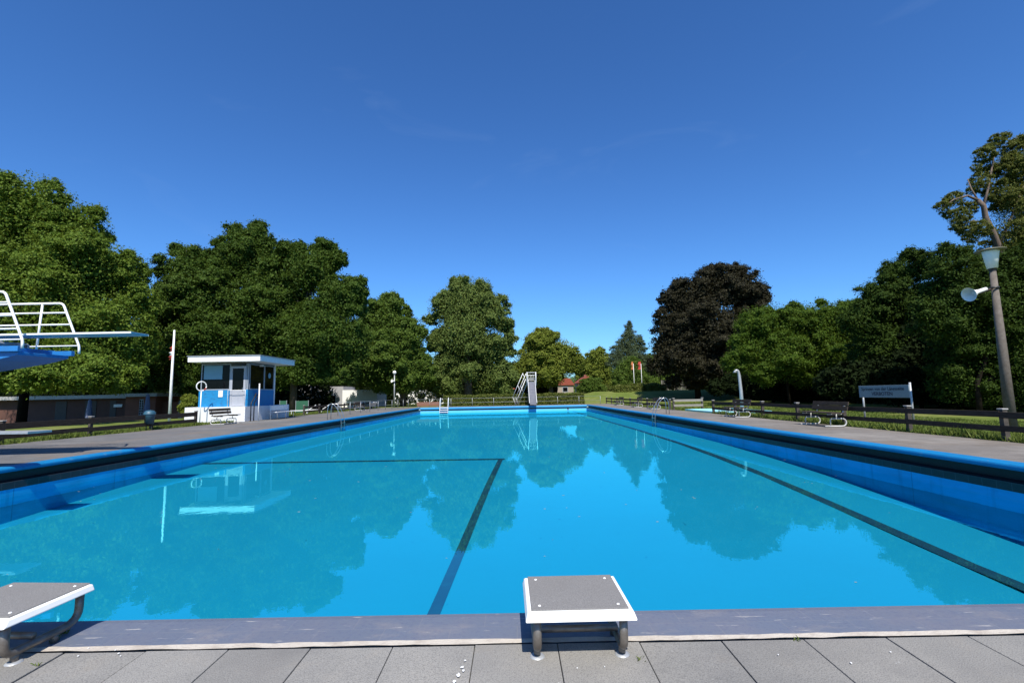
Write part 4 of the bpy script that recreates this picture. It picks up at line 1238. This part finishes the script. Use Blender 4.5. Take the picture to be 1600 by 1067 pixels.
tree('oak_tree', 'dark green tree just left of the hut roof with a ragged top', 'tree', 46, 300,
     [(287, 428, 40, 0), (265, 455, 24, 1), (305, 475, 56, 0), (322, 540, 58, -1), (270, 525, 42, 0), (300, 400, 20, 1), (276, 392, 12, 1), (340, 440, 40, 2), (262, 585, 30, 0), (310, 590, 34, -1), (350, 585, 30, 0), (246, 498, 30, 2), (238, 560, 34, 2), (222, 598, 24, 3), (262, 500, 30, 4)],
     .33, 46000, M['oak'], GL, .4, sub=18)
tree('oak_tree', 'dark green tree with the highest crown right behind the hut', 'tree', 50, 392,
     [(390, 400, 46, 0), (356, 425, 42, 0), (430, 440, 52, 0), (400, 500, 72, -1), (350, 515, 46, 0), (460, 530, 55, -1), (368, 365, 18, 1), (402, 360, 16, 1), (340, 380, 10, 0), (415, 378, 16, 0), (380, 560, 50, -1), (440, 580, 34, -1), (330, 405, 18, 0)],
     .35, 56000, M['oak'], GL, .45, sub=18)
tree('oak_tree', 'dark green tree right of the hut leaning out towards the pale tree', 'tree', 48, 458,
     [(488, 425, 44, 0), (508, 392, 22, 1), (455, 398, 24, 1), (530, 468, 42, 0), (553, 462, 22, 0), (500, 520, 58, -1), (543, 530, 38, 0), (562, 443, 13, 0), (452, 480, 46, 2), (480, 580, 36, -1), (530, 580, 34, 0), (445, 385, 10, 0), (470, 388, 12, 0), (530, 405, 14, 0)],
     .33, 52000, M['oak'], GL, .3, sub=18, zmin=2.6)
tree('broadleaf_tree', 'mid green rounded tree behind the globe street lamp', 'tree', 63, 630,
     [(605, 498, 38, 0), (580, 515, 34, 0), (632, 528, 38, 0), (600, 560, 52, -1), (645, 565, 26, 0), (570, 575, 36, 0), (610, 472, 18, 0), (590, 482, 16, 0), (630, 590, 30, -1), (600, 600, 18, -1), (660, 585, 20, 0)],
     .40, 42000, M['mid'], GF, .35, sub=18, zmin=1.6)
tree('broadleaf_tree', 'tall pale grey-green tree with drooping sprays left of the slide', 'tree', 66, 732,
     [(728, 468, 38, 0), (698, 482, 32, 0), (765, 488, 34, 0), (725, 520, 46, -1), (690, 532, 24, 0), (786, 508, 18, 0), (798, 505, 8, 0), (770, 545, 34, 0), (690, 578, 34, 0), (780, 588, 30, 0), (702, 602, 20, -1), (720, 448, 20, 0), (752, 450, 18, 0), (745, 552, 40, 3), (712, 562, 30, 1), (752, 596, 26, 2), (690, 604, 20, 2), (733, 580, 18, -3), (672, 500, 12, 0), (795, 530, 14, 0), (668, 592, 22, 0), (790, 610, 14, -1)],
     .38, 50000, M['pale'], GF, .5, sub=10, droop=.9, flat=.8)
tree('lime_tree', 'round yellow-green tree right behind the slide', 'tree', 76, 862,
     [(848, 545, 32, 0), (876, 560, 32, 0), (830, 570, 28, 0), (896, 568, 18, 0), (860, 580, 26, -1), (846, 525, 16, 0), (828, 590, 20, 0), (812, 580, 14, 1)],
     .42, 32000, M['lime'], GF, .35, sub=18)
tree('broadleaf_tree', 'small mid green tree behind the red roofs', 'tree', 125, 932,
     [(932, 565, 22, 0), (918, 580, 18, 0), (946, 580, 18, 0), (936, 552, 11, 0), (930, 595, 20, 0), (950, 598, 14, 0), (908, 577, 12, 0), (912, 592, 14, 0)], .6, 11000, M['lime'], GF, .3)
tree('conifer_tree', 'dark ragged conifer left of the copper tree', 'tree', 92, 982,
     [(983, 504, 4, 0), (982, 511, 7, 0), (984, 519, 9, 0), (978, 527, 11, 0), (990, 530, 11, 0), (972, 538, 13, 0), (986, 542, 15, 0), (1000, 535, 8, 0), (1002, 545, 11, 0), (966, 552, 16, 0), (985, 556, 20, 0), (1004, 560, 13, 0), (972, 572, 20, 0), (996, 574, 20, 0), (1000, 527, 5, 0), (960, 565, 14, 0)],
     .30, 26000, M['conifer'], GF, .2, flat=.35, droop=.5, aspect=.3, sub=12)
tree('round_shrub', 'round green shrub tree in front of the conifer', 'tree', 78, 984,
     [(984, 577, 22, 0), (970, 590, 17, 0), (1000, 590, 16, 0), (985, 597, 18, -1)], .34, 11000, M['mid'], GF, .15)
tree('copper_beech', 'large dark purple copper tree on the right', 'tree', 60, 1092,
     [(1120, 452, 42, 0), (1080, 468, 40, 0), (1155, 450, 38, 0), (1175, 480, 28, 0), (1050, 508, 32, 0), (1100, 515, 58, -1), (1150, 520, 44, 0), (1040, 548, 28, 0), (1072, 562, 40, -1), (1034, 572, 22, 0), (1118, 575, 42, -1), (1190, 452, 13, 0), (1150, 426, 16, 0), (1112, 426, 16, 0), (1050, 468, 20, 0), (1196, 465, 9, 0), (1062, 447, 14, 0), (1082, 598, 16, 0), (1112, 600, 18, 0), (1052, 598, 14, 0), (1142, 600, 20, 0), (1130, 540, 40, 4), (1070, 520, 40, 4)],
     .36, 62000, M['copper'], GR_, .3, 'bark_dark', sub=18, zmin=1.3)
tree('robinia_tree', 'light green feathery tree in front of the copper tree', 'tree', 40, 1235,
     [(1180, 508, 32, 0), (1215, 512, 40, 0), (1262, 505, 36, 0), (1302, 500, 30, 0), (1168, 548, 32, 0), (1222, 556, 42, -1), (1282, 548, 42, 0), (1148, 568, 22, 0), (1196, 585, 22, -1), (1335, 490, 26, 0), (1320, 545, 40, 1), (1330, 585, 30, 3), (1240, 480, 12, 0), (1283, 474, 9, 0), (1318, 478, 10, 0), (1200, 487, 10, 0), (1255, 585, 26, 1), (1290, 520, 50, 5), (1230, 540, 50, 6)],
     .26, 60000, M['robinia'], GR_, .10, 'bark_dark', sub=18, flat=.42, aspect=.45)
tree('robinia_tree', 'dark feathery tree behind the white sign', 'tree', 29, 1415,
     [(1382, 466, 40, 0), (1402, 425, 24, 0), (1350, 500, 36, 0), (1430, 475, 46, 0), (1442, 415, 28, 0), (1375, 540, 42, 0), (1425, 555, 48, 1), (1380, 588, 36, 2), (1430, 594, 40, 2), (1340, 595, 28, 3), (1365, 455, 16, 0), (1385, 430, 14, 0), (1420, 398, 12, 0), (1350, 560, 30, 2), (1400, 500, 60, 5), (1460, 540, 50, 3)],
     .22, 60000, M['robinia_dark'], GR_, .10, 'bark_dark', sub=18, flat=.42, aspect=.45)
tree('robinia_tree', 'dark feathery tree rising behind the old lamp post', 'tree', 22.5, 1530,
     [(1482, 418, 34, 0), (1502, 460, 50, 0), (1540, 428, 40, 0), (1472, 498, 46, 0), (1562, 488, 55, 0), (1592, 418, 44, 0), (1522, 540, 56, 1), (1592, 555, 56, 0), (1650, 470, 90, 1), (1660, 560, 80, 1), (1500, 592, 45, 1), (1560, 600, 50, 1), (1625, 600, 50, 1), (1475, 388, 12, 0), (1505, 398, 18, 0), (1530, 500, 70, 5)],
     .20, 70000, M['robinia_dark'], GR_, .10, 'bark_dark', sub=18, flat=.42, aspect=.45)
tree('robinia_tree', 'tall thin-leaved tree with bare pale bent trunk at the right picture edge', 'tree', 26, 1600,
     [(1560, 220, 13, 0), (1537, 243, 16, 0), (1578, 262, 26, 0), (1532, 283, 17, 0), (1492, 312, 15, 0), (1474, 324, 11, 0), (1500, 340, 17, -.5), (1562, 300, 22, 0), (1592, 322, 36, 0), (1604, 235, 26, 0), (1498, 352, 13, -.5), (1575, 368, 32, 0), (1528, 358, 18, -.8), (1630, 280, 40, 0), (1640, 350, 50, 0), (1545, 265, 15, .5), (1512, 325, 14, .5), (1600, 390, 30, 0), (1548, 230, 9, 0), (1568, 238, 12, .5), (1590, 250, 16, -.5), (1545, 300, 11, .5), (1570, 320, 18, .5), (1520, 298, 9, .3), (1485, 335, 9, 0), (1463, 322, 5, 0), (1518, 372, 12, .4), (1506, 362, 9, 0), (1550, 392, 22, .5), (1580, 400, 24, .5), (1600, 360, 26, 1), (1615, 300, 30, .5), (1600, 270, 24, 1), (1575, 285, 16, .6), (1572, 212, 8, 0), (1590, 222, 12, 0), (1526, 262, 8, 0), (1480, 312, 7, 0)],
     .165, 62000, M['robinia_dry'], GR_, .2, 'bark_pale', sub=16, flat=.4, aspect=.42, inner=.05, sparse=.6, veil=.12, subr=(.14, .34),
     trunk_path=[([(1600, 650, 0), (1592, 520, 0), (1570, 410, 0), (1552, 365, -.3), (1540, 340, -.4), (1537, 322, -.4), (1528, 313, -.4)], .19, .11), ([(1537, 322, -.4), (1545, 290, -.2), (1552, 250, 0), (1558, 225, 0)], .07, .02),
                 ([(1528, 313, -.4), (1512, 306, -.4), (1490, 312, -.3), (1474, 324, -.2)], .08, .02), ([(1528, 313, -.4), (1518, 296, -.3), (1512, 280, 0)], .05, .02), ([(1560, 385, 0), (1580, 340, 0), (1600, 290, 0)], .08, .03), ([(1545, 350, -.3), (1520, 345, -.5), (1500, 352, -.5)], .06, .02)])
# more of the row to the right and behind it
tree('broadleaf_tree', 'dense dark tree deep in the shade between the feathery trees', 'tree', 47, 1330,
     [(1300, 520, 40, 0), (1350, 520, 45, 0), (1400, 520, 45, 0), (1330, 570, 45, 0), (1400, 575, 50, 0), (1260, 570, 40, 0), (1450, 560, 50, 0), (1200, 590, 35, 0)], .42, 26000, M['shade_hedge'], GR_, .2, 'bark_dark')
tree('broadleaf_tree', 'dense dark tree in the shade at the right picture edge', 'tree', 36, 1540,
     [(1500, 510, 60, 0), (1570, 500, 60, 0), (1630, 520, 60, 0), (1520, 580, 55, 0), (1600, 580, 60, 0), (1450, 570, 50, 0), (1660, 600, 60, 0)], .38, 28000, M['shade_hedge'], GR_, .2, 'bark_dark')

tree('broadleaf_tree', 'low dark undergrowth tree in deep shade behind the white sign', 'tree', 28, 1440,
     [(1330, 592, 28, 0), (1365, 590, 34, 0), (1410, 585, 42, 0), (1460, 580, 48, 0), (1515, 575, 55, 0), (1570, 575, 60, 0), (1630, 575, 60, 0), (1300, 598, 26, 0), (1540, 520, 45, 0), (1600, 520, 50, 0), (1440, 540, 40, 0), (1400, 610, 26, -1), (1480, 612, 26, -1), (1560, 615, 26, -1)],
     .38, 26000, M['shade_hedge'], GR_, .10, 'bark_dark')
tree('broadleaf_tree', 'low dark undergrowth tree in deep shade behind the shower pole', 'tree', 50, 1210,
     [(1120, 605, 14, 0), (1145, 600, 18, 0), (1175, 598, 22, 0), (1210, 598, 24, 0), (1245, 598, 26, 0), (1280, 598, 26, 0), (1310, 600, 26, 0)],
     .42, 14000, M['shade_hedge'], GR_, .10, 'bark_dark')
tree('robinia_tree', 'unseen feathery tree past the right picture edge, added to shade the row', 'tree', 12, 2500,  # unseen tree, added so its shadow falls on the trunks and undergrowth
     [(2500, 320, 300, 0), (2350, 420, 220, 0), (2650, 400, 260, 1), (2420, 200, 200, 0)], .2, 22000, M['robinia'], GR_, .25)

def hedge(label, x0, x1, y0, y1, z0, z1, leaf, n, mat, cat='hedge', name='hedge', group=None, roundness=.0):
    """clipped hedge: leaves over a slightly bumpy body"""
    cx, cy = (x0 + x1) / 2, (y0 + y1) / 2
    t = thing(name, label, cat, (cx, cy, z0), 0, group)
    hx, hy, hz = (x1 - x0) / 2, (y1 - y0) / 2, (z1 - z0)
    q = rng.uniform(-1, 1, (n, 3))
    face = rng.choice(5, n, p=np.array([hy * hz, hy * hz, hx * hz, hx * hz, hx * hy * 2]) / (2 * hy * hz + 2 * hx * hz + 2 * hx * hy))
    q[face == 0, 0] = -1; q[face == 1, 0] = 1; q[face == 2, 1] = -1; q[face == 3, 1] = 1; q[face == 4, 2] = 1
    nn = np.zeros((n, 3))
    nn[face == 0, 0] = -1; nn[face == 1, 0] = 1; nn[face == 2, 1] = -1; nn[face == 3, 1] = 1; nn[face == 4, 2] = 1
    if roundness:
        r = np.sqrt((q[:, 0] ** 2 + q[:, 1] ** 2) / 2 + 1e-6)
        q[:, 2] = q[:, 2] - roundness * np.clip(np.abs(q[:, 0]), 0, 1) ** 3 * (q[:, 2] + 1) * .5 - roundness * np.clip(np.abs(q[:, 1]), 0, 1) ** 3 * (q[:, 2] + 1) * .25
    Pw = np.stack([q[:, 0] * hx, q[:, 1] * hy, (q[:, 2] + 1) / 2 * hz], 1)
    w_ = np.sin(Pw[:, 0] * 1.7 + Pw[:, 1]) * .06 + np.sin(Pw[:, 0] * 4.1 + Pw[:, 2] * 3) * .04
    Pw += nn * w_[:, None] + rng.normal(size=(n, 3)) * leaf * .45
    Pw[:, 2] = np.maximum(Pw[:, 2], .01)
    ni = n // 5
    qi = rng.uniform(-.85, .85, (ni, 3))
    Pi = np.stack([qi[:, 0] * hx, qi[:, 1] * hy, (qi[:, 2] + 1) / 2 * hz * (.85 - .4 * roundness)], 1)
    leaf_mesh('foliage', np.concatenate([Pw, Pi]), np.concatenate([nn + rng.normal(size=(n, 3)) * .7 + [0, 0, .3], rng.normal(size=(ni, 3))]),
              np.concatenate([np.full(n, leaf), np.full(ni, leaf * 2.6)]), mat, t)
    mb = MB()
    mb.bbox((-hx * .8, -hy * .5, 0), (hx * .8, hy * .5, hz * (.7 - .45 * roundness)))
    mb.build('inner_stem', M['bark'], t)
    return t
def hz_(px, py, Y): return at(px, py, Y=Y)
h0 = hz_(700, 618.5, 57.5)
hedge('long clipped hedge behind the far pool railing', hz_(694, 620, 57.5).x, hz_(911, 620, 57.5).x, 57.2, 58.4, -.03, hz_(800, 617, 57.2).z, .13, 26000, M['hedge'], group='clipped hedges')
for x0, x1, yt, Y, lab, n in ((983, 1040, 601, 70, 'wide low clipped hedge mound on the rise of the lawn', 9000), (962, 986, 603, 69, 'small clipped hedge mound left of the wide one on the lawn rise', 5000), (920, 958, 605, 74, 'flat clipped hedge mound at the left of the lawn rise', 6000), (975, 1034, 590, 79, 'rounded hedge behind the mounds below the two flags', 9000)):
    a, b = hz_(x0, 610, Y).x, hz_(x1, 610, Y).x
    zg = ground_z((a + b) / 2, Y) - .05
    hedge(lab, a, b, Y, Y + 3.5, zg, hz_(x0, yt, Y).z, .2, n, M['hedge'] if Y < 79 else M['mid'], group='clipped hedges', roundness=.45)
tree('round_shrub', 'bushy green shrub beside the red roofs', 'shrub', 73, 924, [(916, 603, 12, 0), (930, 603, 13, 0), (924, 597, 9, 0), (907, 608, 7, 0), (940, 608, 8, 0)], .24, 9000, M['mid'], GF, .08)
tree('round_shrub', 'bright green shrub at the left end of the hut base', 'shrub', 33, 297, [(297, 628, 12, 0), (289, 638, 10, 0), (305, 636, 11, .5), (296, 645, 10, 0), (290, 622, 6, 0)], .17, 7000, M['lime'], GL, .05)
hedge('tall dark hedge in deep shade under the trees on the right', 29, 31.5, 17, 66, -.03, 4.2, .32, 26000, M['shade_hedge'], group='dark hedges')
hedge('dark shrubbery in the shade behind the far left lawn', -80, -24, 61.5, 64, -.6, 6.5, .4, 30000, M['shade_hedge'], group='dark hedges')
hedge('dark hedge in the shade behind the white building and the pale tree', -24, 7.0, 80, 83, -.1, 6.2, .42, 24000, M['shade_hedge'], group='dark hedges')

hedge('tall dense shrubs behind the trellis fence under the copper tree', 23, 62, 92, 96, 1.3, 8.0, .45, 30000, M['mid'], cat='shrubs', name='shrub_row')
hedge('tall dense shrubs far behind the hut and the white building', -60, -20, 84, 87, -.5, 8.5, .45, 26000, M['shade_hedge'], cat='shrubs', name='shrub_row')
# far wood that closes the horizon
P_, N_ = [], []
for k in range(60):
    x = -150 + 330 * k / 59
    c = np.array([x + rng.uniform(-3, 3), 150 + rng.uniform(-6, 10), 3.0])
    r = rng.uniform(3.2, 5.5)
    m = 700
    d = rand_dirs(m)
    P_.append(c + d * r * (rng.random(m) ** .3)[:, None]); N_.append(d + [0, 0, .5])
o = leaf_mesh('distant_wood', np.concatenate(P_), np.concatenate(N_), .95, M['mid'], None)
tag(o, 'low distant wood along the horizon behind the park', 'wood', kind='stuff')

# ------------------------------------------------------------------ grass blades where the lawn is seen close up
def grass(name, label, areas):
    V, n_ = [], 0
    for (x0, x1, y0, y1, n, h0, h1) in areas:
        x = rng.uniform(x0, x1, n); y = rng.uniform(y0, y1, n)
        cl = np.sin(x * 2.3 + y * 1.1) + np.sin(x * .9 - y * 2.7) + rng.normal(size=n) * .8
        h = rng.uniform(h0, h1, n) * np.clip(1 + .35 * cl, .35, 2.0)
        z = np.full(n, -.03)
        a = rng.uniform(0, 2 * np.pi, n)
        wd = rng.uniform(.006, .014, n) * (1 + np.hypot(x, y) / 18)
        lx, ly = rng.normal(size=n) * h * .45, rng.normal(size=n) * h * .45
        v = np.empty((n, 3, 3), np.float32)
        v[:, 0] = np.stack([x - np.cos(a) * wd, y - np.sin(a) * wd, z], 1)
        v[:, 1] = np.stack([x + np.cos(a) * wd, y + np.sin(a) * wd, z], 1)
        v[:, 2] = np.stack([x + lx, y + ly, z + h], 1)
        V.append(v)
    V = np.concatenate(V)
    n = len(V)
    me = bpy.data.meshes.new(name)
    me.vertices.add(3 * n); me.vertices.foreach_set('co', V.ravel())
    me.loops.add(3 * n); me.loops.foreach_set('vertex_index', np.arange(3 * n, dtype=np.int32))
    me.polygons.add(n); me.polygons.foreach_set('loop_start', np.arange(0, 3 * n, 3, dtype=np.int32))
    me.update()
    me.materials.append(M['blade'])
    o = bpy.data.objects.new(name, me)
    C.objects.link(o)
    return tag(o, label, 'grass', kind='stuff')
grass('grass', 'sunlit grass growing along the fences on both sides of the pool',
      [(11.08, 11.6, 6, 27.4, 9000, .06, .2), (11.5, 17.5, 8, 27, 42000, .025, .07), (14.7, 19, 24, 34, 9000, .03, .07), (11.1, 13, 33.5, 56, 9000, .03, .12), (13, 22, 33, 56, 9000, .03, .08),
       (-16.4, -15.75, 8, 27.6, 9000, .05, .17), (-20.5, -16.3, 10, 27.6, 24000, .03, .08), (-16.4, -15.5, 34, 56, 6000, .04, .12), (-22, -16.2, 34.5, 56, 12000, .03, .08)])
# single weeds and leaves that drift on the water
M['petal'] = pm('drifting_leaf', (.45, .42, .32), (.3, .25, .15), 9, .7)
V = MB()
for k in range(150):
    x, y = random.uniform(WL + .3, WR - .3), 4 + 40 * random.random() ** 1.6
    s, a = random.uniform(.008, .03), random.uniform(0, 6.28)
    V.add([(x + s * math.cos(a + q), y + s * .6 * math.sin(a + q), WATER + .004) for q in (0, 1.6, 3.1, 4.7)], [(0, 1, 2, 3)])
tag(V.build('floating_debris', M['petal']), 'tiny leaves and specks drifting on the pool water', 'debris', kind='stuff')

def weed(x, y, n, h):
    vs = []
    mb = MB()
    for k in range(n):
        a = random.uniform(0, 6.28); hh = h * random.uniform(.5, 1.1); r = hh * random.uniform(.4, 1.1)
        px, py = x + random.gauss(0, .012), y + random.gauss(0, .006)
        w_ = .0035
        mb.add([(px - math.sin(a) * w_, py + math.cos(a) * w_, 0), (px + math.sin(a) * w_, py - math.cos(a) * w_, 0), (px + r * math.cos(a) * .6, py + r * math.sin(a) * .6, hh * .75), (px + r * math.cos(a), py + r * math.sin(a), hh * .8)], [(0, 1, 2), (0, 2, 3)])
    return mb
wb = MB()
for x, y, n, h in ((at(100, 989).x, at(100, 989).y, 22, .03), (at(82, 1001).x, at(82, 1001).y, 26, .03), (at(1001, 1030).x, at(1001, 1030).y, 10, .018), (at(60, 1040).x, at(60, 1040).y, 8, .02), (at(1245, 1000).x, at(1245, 1000).y, 8, .02)):
    q = weed(x, y, n, h)
    wb.add(q.v, q.f)
tag(wb.build('weeds', M['blade']), 'tiny weeds sprouting from joints of the near paving', 'weeds', kind='stuff')
pb = MB()
def blot(x, y, r, sx=1.0, n=11):
    pb.add([(x, y, .0085)] + [(x + r * sx * random.uniform(.5, 1.2) * math.cos(2 * math.pi * k / n), y + r * random.uniform(.5, 1.2) * math.sin(2 * math.pi * k / n), .0065) for k in range(n)], [(0, 1 + k, 1 + (k + 1) % n) for k in range(n)])
for px, py, r in ((722, 1044, .012), (716, 1056, .017), (727, 1033, .008), (710, 1066, .014), (724, 1049, .01), (180, 1017, .006), (138, 1014, .006), (122, 1026, .006), (185, 1022, .007), (188, 1026, .005), (902, 1045, .006), (945, 1043, .005), (1392, 1020, .006), (1216, 1024, .005), (1330, 1037, .008)):
    q = at(px, py)
    blot(q.x, q.y, r, .6)
tag(pb.build('paint_spots', M['white']), 'white paint drips and bird spots on the near paving slabs', 'spots', kind='stuff')
